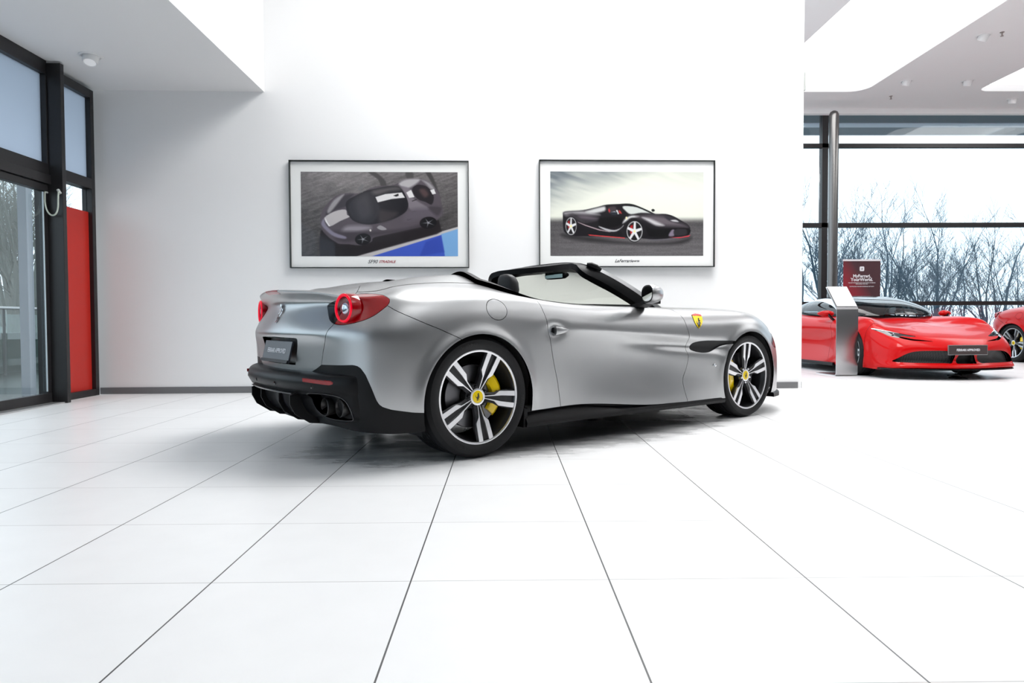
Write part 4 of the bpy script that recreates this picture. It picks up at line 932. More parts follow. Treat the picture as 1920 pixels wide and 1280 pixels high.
def pic1(w,h):
    def bgf(P):
        y=P[:,1]/h; x=P[:,0]/w
        n=hashn(P@np.array([[.9,.35],[-.35,.9]]),22,3.2,1)*.5+hashn(P,6,1.5,2)*.3+hashn(P,1.3,1.2,3)*.35
        v=118-58*y**.9+26*(n-.55)*2-10*x+18*np.exp(-((x-.25)**2+(y-.05)**2)/.05)
        return np.stack([v*1.0,v*.965,v*.97],1)
    S=[]
    A=lambda p,c,s=1.2,sm=1: S.append((smooth_poly(sc(p),3) if sm else sc(p),c,s))
    A([(830,228),(900,228),(990,300),(1010,360),(960,370),(930,300)],(70,68,68),3); A([(1390,228),(1440,228),(1520,420),(1560,640),(1540,600),(1480,380)],(66,64,64),3); A([(1200,228),(1265,228),(1270,300),(1210,290)],(78,76,76),3)
    A([(640,1060),(1720,750),(1720,1060)],(188,184,184),1,0); A([(800,1060),(1720,778),(1720,1060)],(62,88,186),1,0); A([(1540,826),(1720,770),(1720,1060),(1580,1060)],(118,165,212),2,0); A([(1390,900),(1540,840),(1570,1000),(1330,1040)],(52,74,168),4,0)
    A([(370,790),(355,900),(360,1060),(640,1060),(820,1010),(1500,825),(1545,800),(1520,690),(1300,700),(700,720)],(33,28,31),3,0)
    A([(365,700),(372,640),(400,580),(470,500),(540,450),(620,432),(760,432),(850,385),(960,362),(1080,352),(1160,310),(1230,292),(1330,290),(1420,315),(1490,385),(1530,460),(1548,560),(1545,640),(1500,690),(1440,735),(1280,770),(1000,832),(880,862),(860,900),(760,935),(640,925),(520,915),(430,850),(380,780)],(84,77,84))
    A([(420,640),(470,540),(560,470),(690,440),(640,500),(615,560),(530,590)],(58,53,60),4)
    A([(435,600),(500,500),(600,440),(560,500),(460,620)],(150,147,150),4); 
    A([(600,760),(700,742),(840,750),(850,775),(760,800),(640,830),(560,840)],(140,134,142),9); A([(480,800),(620,800),(860,800),(1200,770),(1480,690),(1400,740),(1100,810),(860,850),(640,900),(520,880)],(64,57,64),8)
    A([(405,670),(500,610),(610,590),(625,640),(650,660),(560,700),(460,752),(425,710)],(186,181,182))
    A([(1130,345),(1180,305),(1260,292),(1340,300),(1270,360),(1200,385)],(176,173,175),5); A([(1350,300),(1430,330),(1480,390),(1440,390),(1400,345)],(150,147,150),5)
    A([(1260,395),(1310,350),(1390,360),(1440,400),(1472,470),(1450,540),(1390,515),(1310,485)],(38,34,38)); A([(1330,400),(1380,390),(1420,440),(1380,470)],(80,62,64),6)
    A([(1150,365),(1240,390),(1260,470),(1400,560),(1440,590),(1320,615),(1240,590),(1210,520),(1185,430)],(122,115,122),4)
    A([(1206,688),(1225,640),(1280,600),(1328,622),(1290,660),(1235,690)],(34,30,34)); A([(1345,600),(1420,560),(1530,570),(1540,600),(1400,640)],(128,122,130),8)
    A([(1210,600),(1500,570),(1540,640),(1350,680),(1180,700)],(92,85,94),12)
    A([(613,548),(640,495),(720,452),(800,412),(870,395),(1000,368),(1110,362),(1150,385),(1190,440),(1222,530),(1205,600),(1140,650),(1050,690),(900,728),(800,730),(700,705),(645,650)],(30,29,34))
    A([(640,560),(700,480),(860,410),(900,480),(950,600),(870,715),(760,720),(670,660)],(45,44,50),6); A([(700,520),(800,450),(850,520),(860,640),(760,680)],(62,60,66),14)
    A([(880,405),(1100,366),(1150,400),(1040,415),(910,450)],(84,80,82),8); A([(940,600),(1010,600),(1120,620),(1050,685),(940,712)],(56,50,54),8)
    A([(903,470),(1000,440),(1160,424),(1190,474),(1060,487),(925,520)],(224,222,222),1,0); A([(1075,455),(1125,435),(1130,455),(1105,465)],(20,20,22),1,0)
    A([(1203,425),(1250,398),(1282,468),(1230,476)],(222,220,220),1,0); A([(1255,505),(1300,488),(1305,494),(1262,510)],(20,18,20),1,0)
    A([(1436,402),(1474,390),(1492,434),(1458,442)],(220,219,219),1,0); A([(1410,560),(1540,560),(1548,600),(1500,650)],(66,60,66),6)
    A([(735,395),(760,355),(785,350),(782,385),(765,400),(780,425),(755,418)],(110,108,110)); A([(915,765),(950,742),(1010,778),(960,788)],(150,147,150))
    A([(400,680),(420,740),(500,810),(610,850),(600,872),(500,850),(420,790),(375,730)],(128,123,140),3); A([(380,800),(460,870),(530,915),(500,915),(420,870)],(34,30,34),2)
    A([(415,665),(430,700),(460,750),(448,752),(415,705)],(225,224,224),1,0)
    for cx,cy,rx,ry in ((778,876,78,56),(1415,716,84,58)):
        S.append((sc(ellp(cx,cy,rx,ry,28,-.12)),(16,15,18),1.2))
        for k in range(5):
            a=k*2*PI/5+.5; S.append((sc([(cx+12*math.cos(a+.5),cy+9*math.sin(a+.5)),(cx+rx*.8*math.cos(a),cy+ry*.8*math.sin(a)),(cx+12*math.cos(a-.5),cy+9*math.sin(a-.5))]),(118,118,124),1.2))
        S.append((sc(ellp(cx,cy,12,9)),(150,150,155),1))
    S.append((sc(ellp(851,790,9,11)),(215,210,205),1))
    return raster(w,h,bgf,S)
def pic2(w,h):
    sc2=lambda p: sc(p,X0=217,Y0=222,W0=1496,H0=812)
    def bgf(P):
        x=P[:,0]/w; y=P[:,1]/h
        r=P@np.array([[.95,-.3],[.3,.95]])
        c=hashn(r,60,9,5)*.6+hashn(r,28,4.5,6)*.4
        sky=np.array([222,224,212.])[None]*np.ones((len(P),1)); dk=np.clip(1.15-x*1.6-y*2.2,0,1)[:,None]*(.35+1.0*c[:,None]); dk=np.clip(dk+np.clip(.55-y*2.2,0,1)[:,None]*.35*c[:,None],0,1)
        sky=sky*(1-dk)+np.array([112,120,126.])*dk
        sky-= (np.clip(.25-y,0,1)*40)[:,None]*(1-x[:,None]*.3)
        g=hashn(P,1.5,1.2,8)*.6+hashn(P,40,2.5,9)*.5
        gr=(78+30*(g-.5)+18*np.clip(y-.62,0,1)/.3)[:,None]*np.array([1,.97,.99]); gr[:,:]=gr
        hz=np.clip((y-.52)/.09,0,1)[:,None]; hz=hz*hz*(3-2*hz)
        return sky*(1-hz)+gr*hz
    S=[]
    A=lambda p,c,s=1.2,sm=1: S.append((smooth_poly(sc2(p),3) if sm else sc2(p),c,s))
    A([(340,820),(600,850),(1000,905),(1400,900),(1600,850),(1500,920),(1100,925),(600,900),(360,860)],(48,46,48),8)
    A([(338,650),(345,612),(400,602),(480,598),(560,588),(680,560),(760,540),(880,533),(990,530),(1080,560),(1180,600),(1240,628),(1340,628),(1420,650),(1500,695),(1560,730),(1584,765),(1575,800),(1588,830),(1560,855),(1400,878),(1250,888),(1150,870),(1000,860),(600,845),(430,842),(360,810),(342,760)],(24,22,26))
    A([(345,615),(430,604),(560,600),(640,618),(700,640),(560,640),(440,632),(370,650)],(150,147,150),7); A([(560,610),(620,585),(720,560),(750,562),(745,600),(640,622)],(196,196,196),5); A([(480,650),(560,640),(680,668),(640,690),(520,680)],(92,84,92),9)
    A([(360,640),(430,628),(480,660),(560,700),(660,690),(640,700),(540,720),(470,680),(400,640)],(60,56,60),6)
    A([(920,560),(980,545),(1060,552),(1150,590),(1215,620),(1100,618),(1000,632),(950,600)],(200,204,200),3); A([(900,545),(1000,533),(1090,560),(1230,625),(1215,630),(1060,565),(950,552)],(20,20,22),1.5)
    A([(770,580),(800,560),(850,560),(860,600),(800,625)],(60,52,55),3); A([(780,590),(790,575),(800,600),(790,618)],(170,45,50),1.5,0); A([(880,590),(900,600),(915,628),(885,622)],(160,50,50),1.5,0); A([(855,595),(870,590),(885,630),(872,632)],(210,210,210),1,0)
    A([(806,618),(830,602),(862,608),(870,632),(840,642),(810,636)],(36,40,48),1.5); A([(812,612),(840,603),(860,612)],(160,168,176),1.5,0); A([(1202,590),(1220,580),(1236,596),(1215,608)],(18,18,20),1.5)
    A([(690,680),(760,662),(900,665),(920,700),(890,740),(800,762),(700,745)],(10,9,11),3)
    A([(692,748),(760,770),(840,785),(900,765),(930,735),(920,755),(860,797),(780,797),(700,762)],(176,176,178),2); A([(480,705),(560,735),(700,780),(800,800),(800,806),(690,788),(560,745),(490,715)],(170,150,155),1.5,0)
    A([(920,720),(950,670),(1010,645),(1080,650),(1060,662),(1000,668),(955,700)],(205,205,206),4); A([(1060,655),(1200,640),(1320,650),(1430,690),(1560,755),(1480,752),(1350,745),(1240,730),(1160,690)],(98,90,96),12); A([(1110,662),(1180,672),(1260,705),(1330,740),(1250,740),(1180,705)],(186,184,186),5); A([(1330,650),(1420,680),(1500,715),(1440,712),(1370,690)],(46,44,50),4); A([(1390,690),(1440,685),(1470,705),(1420,702)],(190,188,190),2)
    A([(1150,740),(1200,770),(1380,768),(1570,768),(1560,835),(1380,850),(1200,850),(1160,800)],(14,13,15),2); A([(1370,840),(1400,785),(1430,785),(1425,840)],(120,110,125),3); A([(1430,780),(1540,775),(1545,830),(1435,838)],(44,42,46),3)
    A([(1140,872),(1250,888),(1400,878),(1560,850),(1588,828),(1580,812),(1560,838),(1400,862),(1250,874)],(96,92,98),2); A([(1370,857),(1500,852),(1588,832),(1570,848),(1480,862)],(200,60,70),1,0); A([(582,828),(940,858),(945,866),(600,838)],(205,60,62),1,0)
    for cx,cy,rx,ry in ((417,748,58,92),(1037,797,84,106)):
        S.append((sc2(ellp(cx,cy,rx,ry)),(14,14,15),1.2)); S.append((sc2(ellp(cx+1,cy,rx*.93,ry*.93)),(182,182,184),1.2)); S.append((sc2(ellp(cx+1,cy,rx*.84,ry*.84)),(26,24,26),1.2)); S.append((sc2([(cx-rx*.5,cy-ry*.5),(cx-rx*.2,cy-ry*.6),(cx-rx*.25,cy+ry*.3),(cx-rx*.5,cy+ry*.2)]),(165,25,30),1.2))
        for k in range(5):
            a=k*2*PI/5-PI/2+.05; S.append((sc2([(cx+rx*.16*math.cos(a+1.2),cy+ry*.16*math.sin(a+1.2)),(cx+rx*.86*math.cos(a+.13),cy+ry*.86*math.sin(a+.13)),(cx+rx*.86*math.cos(a-.13),cy+ry*.86*math.sin(a-.13)),(cx+rx*.16*math.cos(a-1.2),cy+ry*.16*math.sin(a-1.2))]),(214,214,216),1))
        S.append((sc2(ellp(cx,cy,9,12)),(235,225,150),1))
    S.append((sc2(ellp(958,668,9,13)),(225,215,170),1))
    return raster(w,h,bgf,S)
INKG=('grey',(.10,.10,.11)); INKR=('red',(.35,.02,.03))
picture(-1.369,1.976,1.978,1.186,1.730,.931,.004,'framed print of a grey striped sports car on a track with a blue corner',pic1,[('SF90',-.085,.055,INKG,.35),('STRADALE',.075,.038,INKR,.35)],.0345-.01)
picture(1.404,1.994,1.995,1.200,1.742,.945,.000,'framed print of a black open sports car under a pale cloudy sky',pic2,[('LaFerrari',-.05,.050,INKG,.5),('aperta',.09,.036,INKG,.5)],.0345-.012)

# ================= red cars =================
def red_coupe(root):
    P=REDP
    def st(z,u,v,t): return [((u[k] if hasattr(u,'__len__') else u),(v[k] if hasattr(v,'__len__') else v),z[k]) for k in range(11)]+t
    net=[]
    zf=(.135,.165,.20,.245,.31,.39,.445,.50,.545,.58,.61)
    uf=(1.00,1.11,1.095,1.045,1.05,1.07,1.045,.985,.90,.80,.70)
    tops=lambda a:[(.60-.02*a,.0,.635),(.50,.0,.655),(.42,.0,.675),(.36,.0,.69),(.30,.0,.70)]
    net.append(st(zf,uf,0,[(.60,0,.635),(.50,0,.66),(.42,0,.68),(.36,0,.695),(.30,0,.705)]))
    net.append(st(zf,[u-.025 for u in uf],.30,[(.58,.27,.635),(.48,.22,.66),(.40,.16,.685),(.34,.08,.70),(.28,0,.71)]))
    net.append(st([z+.004*k for k,z in enumerate(zf)],[u-.10-.006*k for k,u in enumerate(uf)],.58,[(.48,.52,.675),(.38,.42,.69),(.30,.3,.70),(.27,.15,.71),(.24,0,.72)]))
    net.append(st((.135,.165,.20,.245,.315,.395,.46,.52,.575,.625,.665),(.83,.89,.88,.85,.845,.845,.82,.765,.69,.60,.52),(.78,.80,.795,.79,.79,.785,.775,.77,.76,.75,.745),[(.40,.69,.705),(.27,.57,.72),(.2,.4,.715),(.18,.2,.72),(.16,0,.735)]))
    net.append(st((.12,.16,.22,.29,.365,.44,.51,.575,.63,.68,.72),(.62,.63,.63,.62,.615,.605,.585,.55,.50,.44,.38),(.915,.925,.925,.922,.918,.91,.90,.88,.86,.83,.80),[(.27,.73,.765),(.15,.58,.765),(.10,.40,.735),(.08,.2,.74),(.06,0,.755)]))
    T5=(.74,.58,.40,.2,0)
    TU={.30:(.20,.06,.01,-.01,-.03),0:(-.05,-.12,-.15,-.16,-.17),-.42:(-.40,-.40,-.36,-.34,-.33)}
    for u,z,v,t in ((.30,(.13,.22,.31,.40,.48,.555,.62,.675,.72,.755,.785),(.93,.955,.96,.96,.957,.953,.945,.925,.895,.86,.815),(.805,.785,.735,.735,.75)),
        (0,(.13,.24,.35,.45,.54,.61,.67,.72,.76,.795,.82),(.93,.96,.968,.972,.973,.972,.963,.943,.91,.87,.82),(.835,.815,.765,.765,.775)),
        (-.42,(.12,.22,.32,.42,.51,.58,.645,.70,.745,.785,.815),(.93,.935,.925,.92,.92,.93,.94,.935,.91,.87,.82),(.835,.835,.82,.825,.83)),
        (-.9,(.12,.2,.29,.39,.48,.56,.635,.70,.75,.79,.82),(.945,.93,.905,.885,.885,.905,.935,.94,.92,.88,.83),(.84,.86,.87,.87,.88)),
        (-1.6,(.13,.21,.30,.40,.50,.58,.66,.72,.77,.81,.845),(.96,.95,.93,.91,.91,.93,.955,.955,.935,.90,.85),(.87,.89,.90,.90,.90)),
        (-2.2,(.14,.25,.36,.47,.57,.66,.74,.80,.85,.885,.915),(.965,.97,.97,.97,.97,.972,.968,.95,.925,.89,.84),(.93,.93,.92,.92,.92)),
        (-2.65,(.16,.30,.42,.54,.64,.72,.79,.85,.90,.93,.95),(.97,.98,.985,.985,.985,.98,.97,.95,.92,.88,.83),(.955,.95,.93,.92,.92)),
        (-3.1,(.18,.32,.44,.55,.65,.73,.80,.85,.89,.92,.94),(.93,.955,.96,.96,.955,.95,.935,.91,.88,.84,.79),(.94,.94,.92,.91,.91))):
        net.append(st(z,u,v,[(TU.get(u,(u,)*5)[k],T5[k],t[k]) for k in range(5)]))
    zr=(.20,.32,.44,.55,.65,.73,.80,.85,.89,.92,.94)
    for u,v,tp in ((-3.42,.80,[(-3.35,.70,.94),(-3.3,.55,.93),(-3.25,.4,.91),(-3.22,.2,.91),(-3.2,0,.91)]),(-3.56,.45,[(-3.48,.42,.93),(-3.4,.35,.92),(-3.34,.25,.91),(-3.28,.12,.91),(-3.24,0,.91)]),(-3.6,0,[(-3.5,0,.93),(-3.43,0,.92),(-3.36,0,.91),(-3.3,0,.91),(-3.26,0,.91)])):
        net.append(st(zr,u,v,tp))
    G=surf(np.array(net,float),12,9); row=G[:,45]; s=np.concatenate([[0],np.cumsum(np.linalg.norm(np.diff(row,axis=0),axis=1))])
    Tt=np.arange(G.shape[1])[None,:]/9; Sg=np.repeat(s[:,None],G.shape[1],1); Tg=np.repeat(Tt,G.shape[0],0)
    U_,V_,Z_=G[...,0],G[...,1],G[...,2]
    for uc_,zc_,r0 in ((0,.335,.385),(-2.65,.35,.40)):
        rr=np.hypot(U_-uc_,Z_-zc_); G[...,1]=V_+.012*np.exp(-((rr-r0)/.05)**2)*(Tg<9.5)*(V_>.6)
    M=grid_pm(G,Sg,Tg); M.V[:,3:6]*=-1; base=M
    U=lambda M:M.V[:,0]; Vv=lambda M:M.V[:,1]; Zc=lambda M:M.V[:,2]; Tx=lambda M:M.V[:,7]
    def arch(M,r=0):
        g=np.minimum(np.hypot(U(M),Zc(M)-.335)-(.372+r),np.hypot(U(M)+2.65,Zc(M)-.35)-(.39+r)); g[Vv(M)<.55]=1; return g
    CAB=[(-.30,-.5),(-.32,.25),(-.45,.50),(-.70,.70),(-1.1,.765),(-1.7,.77),(-2.1,.68),(-2.5,.45),(-2.6,-.5)]
    def cab(M): g=-sdf(M.V[:,:2],CAB); g[Tx(M)<9.6]=1; return g
    M=clip(M,arch(M)); M=clip(M,cab(M))
    front=lambda M:M.V[:,0]>.45
    # intakes either side of the body-colour nose, in the (v,z) view
    GR=smooth_poly([(.19,.225),(.30,.222),(.55,.222),(.76,.228),(.84,.238),(.79,.28),(.70,.34),(.60,.372),(.42,.382),(.24,.378),(.15,.33)],3)
    GC=[(-.1,.215),(.14,.215),(.13,.27),(.10,.335),(-.1,.345)]
    HL=smooth_poly([(.50,.565),(.60,.590),(.70,.618),(.80,.648),(.885,.672),(.875,.645),(.83,.61),(.80,.575),(.73,.545),(.68,.568),(.59,.560)],3)
    SL=smooth_poly([(.36,.500),(.50,.505),(.62,.515),(.72,.55),(.70,.565),(.60,.535),(.48,.518)],3)
    def cut(M,poly,cond=lambda M:M.V[:,0]>.35):
        g=sdf(M.V[:,[1,2]],poly); g[~cond(M)]=-1; g[Tx(M)>11.5]=-1; return clip(M,g),clip(M,-g)
    gr,M=cut(M,GR); gc,M=cut(M,GC); hl,M=cut(M,HL); sl,M=cut(M,SL)
    # split lip below the intakes
    gb=U(M)-.37; fr=clip(M,gb-.002); bd=clip(M,-gb-.002)
    gl_=np.where(Tx(fr)<2.5,2.5-Tx(fr),2.5-Tx(fr))*.02
    pm_build(fr,'front_bumper_and_bonnet',P,root,skirt=.03)
    gd=sdf(bd.V[:,[0,2]],[(-.62,.0),(-.62,.35),(-.52,.60),(-.60,1.0),(-1.75,1.0),(-1.85,.70),(-1.70,.35),(-1.66,.0)]); gd[Tx(bd)>10.2]=-1
    door=clip(bd,gd-.002); rest=clip(bd,-gd-.002)
    pm_build(rest,'body_panel',P,root)
    BM=mat('grille_mesh_black',(.012,.012,.013),.45)
    t=BM.node_tree; ck=t.nodes.new('ShaderNodeTexChecker'); ck.inputs['Scale'].default_value=70; tc=t.nodes.new('ShaderNodeTexCoord'); mpp=t.nodes.new('ShaderNodeMapping'); mpp.inputs['Rotation'].default_value=(.6,.7,.5); t.links.new(tc.outputs['Object'],mpp.inputs[0]); t.links.new(mpp.outputs[0],ck.inputs[0]); ck.inputs[1].default_value=(.004,.004,.004,1); ck.inputs[2].default_value=(.03,.03,.032,1); t.links.new(ck.outputs[0],bsdf(BM).inputs['Base Color'])
    for sg in (1,-1):
        fl=lambda q: q if sg==1 else PM(q.V*np.array([1,-1,1,1,-1,1,1,1]),[f[::-1] for f in q.F])
        pm_build(fl(door),'door',P,root,mirror=False)
        pm_build(fl(pm_offset(gr,-.06)),'intake_grille',BM,root,skirt=0,mirror=False)
        h=pm_build(fl(pm_offset(hl,-.004)),'headlamp',mat('headlamp_smoke',(.02,.02,.022),.06,coat=1),root,skirt=.01,mirror=False)
        MB().lathe([(.0,-.012),(.020,-.008),(.026,.004)],20,'x',c=(.67,-sg*.74,.585)).build('projector',CHROME,h,smooth=True)
        dd=np.minimum(.013-sdf(hl.V[:,[1,2]],HL),hl.V[:,2]-np.interp(hl.V[:,1],[.5,.9],[.568,.664])); pm_build(fl(clip(hl,dd)),'daytime_light',mat('white_lamp_strip',(.8,.8,.82),.2,emit=(1,1,1),es=.6),h,skirt=.003,mirror=False)
        pm_build(fl(pm_offset(sl,-.03)),'nose_slot',BLACKG,root,skirt=0,mirror=False)
    pm_build(pm_offset(gc,-.07),'centre_intake',BLACKP,root,skirt=0)
    ln=clip(base,arch(base,.004)); ln=clip(ln,cab(ln)-.01)
    for pl in (GR,GC,):
        g=sdf(ln.V[:,[1,2]],pl); g[ln.V[:,0]<.35]=-1; ln=clip(ln,-g)
    pm_build(pm_offset(ln,-.045),'body_liner',DARKIN,root,skirt=0)
    # splitter
    MB().sweep([[(u+.01,-v,.125),(u+.035,-v*1.01,.135),(u+.03,-v,.148),(u-.15,-v*.97,.148),(u-.15,-v*.97,.125)] for v,u in [(q,float(np.interp(abs(q),[0,.3,.58,.80,.92],[1.05,1.03,.96,.85,.66]))) for q in np.linspace(-.93,.93,27)]]).build('front_splitter',BLACKP,root)
    MB().sweep([[(u,-w,.12),(u,w,.12),(u,w,.2),(u,-w,.2)] for u,w in ((.9,.5),(.5,.62),(-.45,.62),(-.5,.88),(-2.15,.88),(-2.2,.6),(-3.3,.6))]).build('underbody',DARKIN,root)
    # cabin
    us=[-.24,-.42,-.68,-.98,-1.30,-1.65,-2.05,-2.45,-2.62]; zc=[.865,.965,1.065,1.14,1.18,1.175,1.13,1.03,.96]; w=[.36,.60,.715,.755,.765,.76,.70,.52,.40]; zb=[.845,.84,.845,.855,.865,.875,.90,.93,.93]
    cn=[]
    for u,zt,ww,z0 in zip(us,zc,w,zb):
        r=[]
        for k in range(9):
            a=PI/2*k/8; r.append((u,ww*math.cos(a)**.62*(1 if k<8 else 0),z0+(zt-z0)*math.sin(a)**.85))
        r[-1]=(u,0,zt); cn.append(r)
    Gc=surf(np.array(cn),8,4,(False,False),(False,True)); a,b=Gc.shape[:2]; Uc=Gc[...,0]; Vc=Gc[...,1]
    Mc=grid_pm(Gc,np.abs(Vc),Uc); 
    if np.median(Mc.V[:,5])<0: Mc.V[:,3:6]*=-1
    roof=sdf(Mc.V[:,:2],[(-1.02,-.5),(-1.04,.30),(-1.10,.545),(-2.1,.50),(-2.2,-.5)])
    TINT=glass('tinted_cabin_glass',(.20,.23,.24),.08)
    rail=lambda V:np.interp(V[:,0],[-2.4,-1.9,-1.3,-1.0,-.7,-.40,-.3],[.36,.52,.59,.625,.665,.64,.55])
    rv=rail(Mc.V); d=np.abs(Mc.V[:,1]-rv); band=clip(Mc,.055-d); oth=clip(Mc,d-.055)
    SILVR=mat('silver_roof_rail',(.78,.82,.86),.25,.3,coat=1)
    rf=sdf(oth.V[:,:2],[(-1.03,-.5),(-1.05,.30),(-1.12,.60),(-1.9,.55),(-2.7,.5),(-2.7,-.5)])
    pm_build(clip(oth,rf),'roof_panel',BLACKG,root); gl=clip(oth,-rf)
    ins=Mc and gl.V[:,1]-rail(gl.V)
    pm_build(clip(gl,-ins),'windscreen',TINT,root,skirt=0)
    sd=clip(gl,ins)
    bp=np.minimum(np.abs(sd.V[:,0]+1.75)-.05,(sd.V[:,2]-np.interp(sd.V[:,0],[-2,-.4],[.905,.872])))
    for sg in (1,-1):
        fl=lambda q: q if sg==1 else PM(q.V*np.array([1,-1,1,1,-1,1,1,1]),[f[::-1] for f in q.F])
        pm_build(fl(band),'roof_rail',SILVR,root,mirror=False)
        pm_build(fl(clip(sd,bp)),'side_window',TINT,root,skirt=0,mirror=False); pm_build(fl(clip(sd,-bp)),'window_surround',BLACKG,root,skirt=.006,mirror=False)
        secs=[]
        for dv,a_,b_ in ((-.02,.01,.0065),(0,.045,.034),(.06,.062,.05),(.13,.058,.044),(.18,.035,.026),(.205,.008,.006)): secs.append([(-.62+a_*math.cos(q)*1.2-.25*dv,-sg*(.87+dv),.885+b_*math.sin(q)) for q in np.linspace(0,2*PI,14,endpoint=False)])
        wm=MB().sweep(secs).build('wing_mirror',P,root,smooth=True,ang=60)
        MB().sweep([[(-.58+x_,-sg*v_,z_+y_) for x_,y_ in ((-.03,0),(.03,0),(.03,.03),(-.03,.03))] for v_,z_ in ((.86,.765),(.90,.80),(.94,.84),(.955,.86))]).build('mirror_stalk',BLACKP,wm,bevel=.004)
        for uc_,r_,w0 in ((0,.38,.94),(-2.65,.40,.95)):
            n=24; vs=[]
            for i in range(n+1):
                a=R(-25+230*i/n); cu,cz=uc_+r_*math.cos(a),.335+r_*math.sin(a); vs+=[(cu,-sg*(w0-.015),cz),(cu,-sg*.60,cz)]
            MB().add(vs,[(2*i,2*i+1,2*i+3,2*i+2) for i in range(n)]+[tuple(2*i+1 for i in range(n+1))]).build('wheel_arch_liner',DARKIN,root,smooth=True)
        MB().box((-2.25,-sg*.97 if sg>0 else .80,.10),(-.42,-sg*.80 if sg>0 else .97,.15)).build('side_sill',BLACKP,root,bevel=.01)
        so=MB().sweep([[(-1.45+x_*k,-sg*.36+y_*k2,z_) for x_,y_ in ((-.1,-.22),(.08,-.22),(.1,0),(.08,.22),(-.1,.22))] for z_,k,k2 in ((.3,1,1),(.75,.9,1),(.90,.8,.7),(.95,.7,.5),(1.05,.7,.5),(1.08,.4,.3))]).build('seat',mat('dark_red_leather',(.16,.006,.01),.5),root,smooth=True)
    tub=MB(); tub.sweep([[(u,-ww,.5),(u,ww,.5),(u,ww,.84),(u,-ww,.84)] for u,ww in ((-.35,.3),(-.7,.6),(-.85,.70))]).build('dashboard',DARKIN,root)
    MB().sweep([[(u,-ww,.26),(u,ww,.26),(u,ww,.30),(u,-ww,.30)] for u,ww in ((-.4,.7),(-2.4,.7))]).build('cabin_floor',DARKIN,root)
    MB().sweep([[(-2.0,-.7,.3),(-2.0,.7,.3),(-2.02,.66,.90),(-2.02,-.66,.90)],[(-2.06,-.7,.3),(-2.06,.7,.3),(-2.06,.66,.90),(-2.06,-.66,.90)]]).build('rear_bulkhead',DARKIN,root)
    sw=MB().tube([(-.98+.05*math.sin(a),.36+.17*math.cos(a),.86+.15*math.sin(a)) for a in np.linspace(0,2*PI,25)],.013,6,False).build('steering_wheel',LEATHER,root)
    MB().tube([(-.50,.05,.915),(-.72,.35,.935)],.008,5).build('wiper',BLACKP,root)
    # plate
    PX0=1.085
    pl=MB().box((PX0-.015,-.26,.335),(PX0,.26,.450)).build('number_plate',mat('plate_dark_brown',(.05,.035,.035),.4),root)
    MB().box((PX0-.02,-.267,.328),(PX0-.004,.267,.457)).build('plate_edge',mat('plate_steel_edge',(.4,.4,.4),.3,.8),pl)
    vs_,fs_=text_geo('FERRARI APPROVED',.042,.0012); MB().add([(PX0+.002,x_*.85,.392+y_) for x_,y_,z_ in vs_],fs_).build('plate_lettering',mat('white_print',(.75,.75,.78),.5),pl)
    for right in (True,False):
        o=wheel(root,0,.935,.338,.338,.25,right,70,'rear',detail=False)
        o.rotation_euler.z-=.10
        wheel(root,-2.65,.95,.355,.355,.30,right,30,'front',detail=False)
rc=empty('sports_coupe',(5.93,9.77,0),-PI/2+.06,'glossy red mid-engined coupe behind the steel stand, its nose towards the viewer','car')
red_coupe(rc)
r2=empty('convertible_car',(10.38,12.48,0),-PI/2,'red sports car at the right edge with only rear wing and wheel showing','car')
convertible(r2,REDP)

# ================= stand, banner, cable =================
ts=MB(); th=.012
secs=[]
prof=[(.56,.0),(.06,.0),(.022,.005),(.006,.022),(.0,.05),(0,.93),(.006,.955),(.30,1.262)]
def off(pf,d):
    o=[]
    for i,(a,b) in enumerate(pf):
        p0=pf[max(i-1,0)];p1=pf[min(i+1,len(pf)-1)]; tx,tz=p1[0]-p0[0],p1[1]-p0[1]; l=math.hypot(tx,tz); o.append((a+tz/l*d,b-tx/l*d))
    return o
p2=off(prof,th)
for (a,b),(c,d_) in zip(prof,p2): secs.append([(-.155,a,b),(.155,a,b),(.155,c,d_),(-.155,c,d_)])
st_=empty('display_stand',(4.815,9.46,.0),-.18*0+.04,'tall bent brushed steel display stand in front of the red coupe','stand')
ts.sweep(secs).build('steel_body',mat('satin_stand_steel',(.52,.52,.53),.25,1),st_,smooth=True,ang=50)
MB().add([(-.145,.018-.001,.975),(.145,.017,.975),(.145,.292,1.262),(-.145,.292,1.262)],[(0,1,2,3)]).build('info_sheet',mat('white_info_sheet',(.85,.85,.85),.3),st_).location=(0,-.004,.005)
bn=empty('rollup_banner',(7.15,13.50,0),0,'dark red roll-up banner with white slogan standing before the far glazing','banner'); bn.scale=(1.035,1.0,1.02)
BM=mat('maroon_banner_print',(.10,.01,.015),.5); t=BM.node_tree; tc=t.nodes.new('ShaderNodeTexCoord'); sp=t.nodes.new('ShaderNodeSeparateXYZ'); t.links.new(tc.outputs['Object'],sp.inputs[0])
m1=t.nodes.new('ShaderNodeMath'); m1.operation='MULTIPLY_ADD'; m1.inputs[1].default_value=-.9; m1.inputs[2].default_value=1.45; t.links.new(sp.outputs['Z'],m1.inputs[0])
m2=t.nodes.new('ShaderNodeMath'); m2.operation='MULTIPLY_ADD'; m2.inputs[1].default_value=-1.5; t.links.new(sp.outputs['X'],m2.inputs[0]); t.links.new(m1.outputs[0],m2.inputs[2])
rp=t.nodes.new('ShaderNodeValToRGB'); rp.color_ramp.elements[0].color=(.060,.022,.028,1); rp.color_ramp.elements[1].color=(.42,.010,.03,1); t.links.new(m2.outputs[0],rp.inputs[0]); t.links.new(rp.outputs[0],bsdf(BM).inputs['Base Color'])
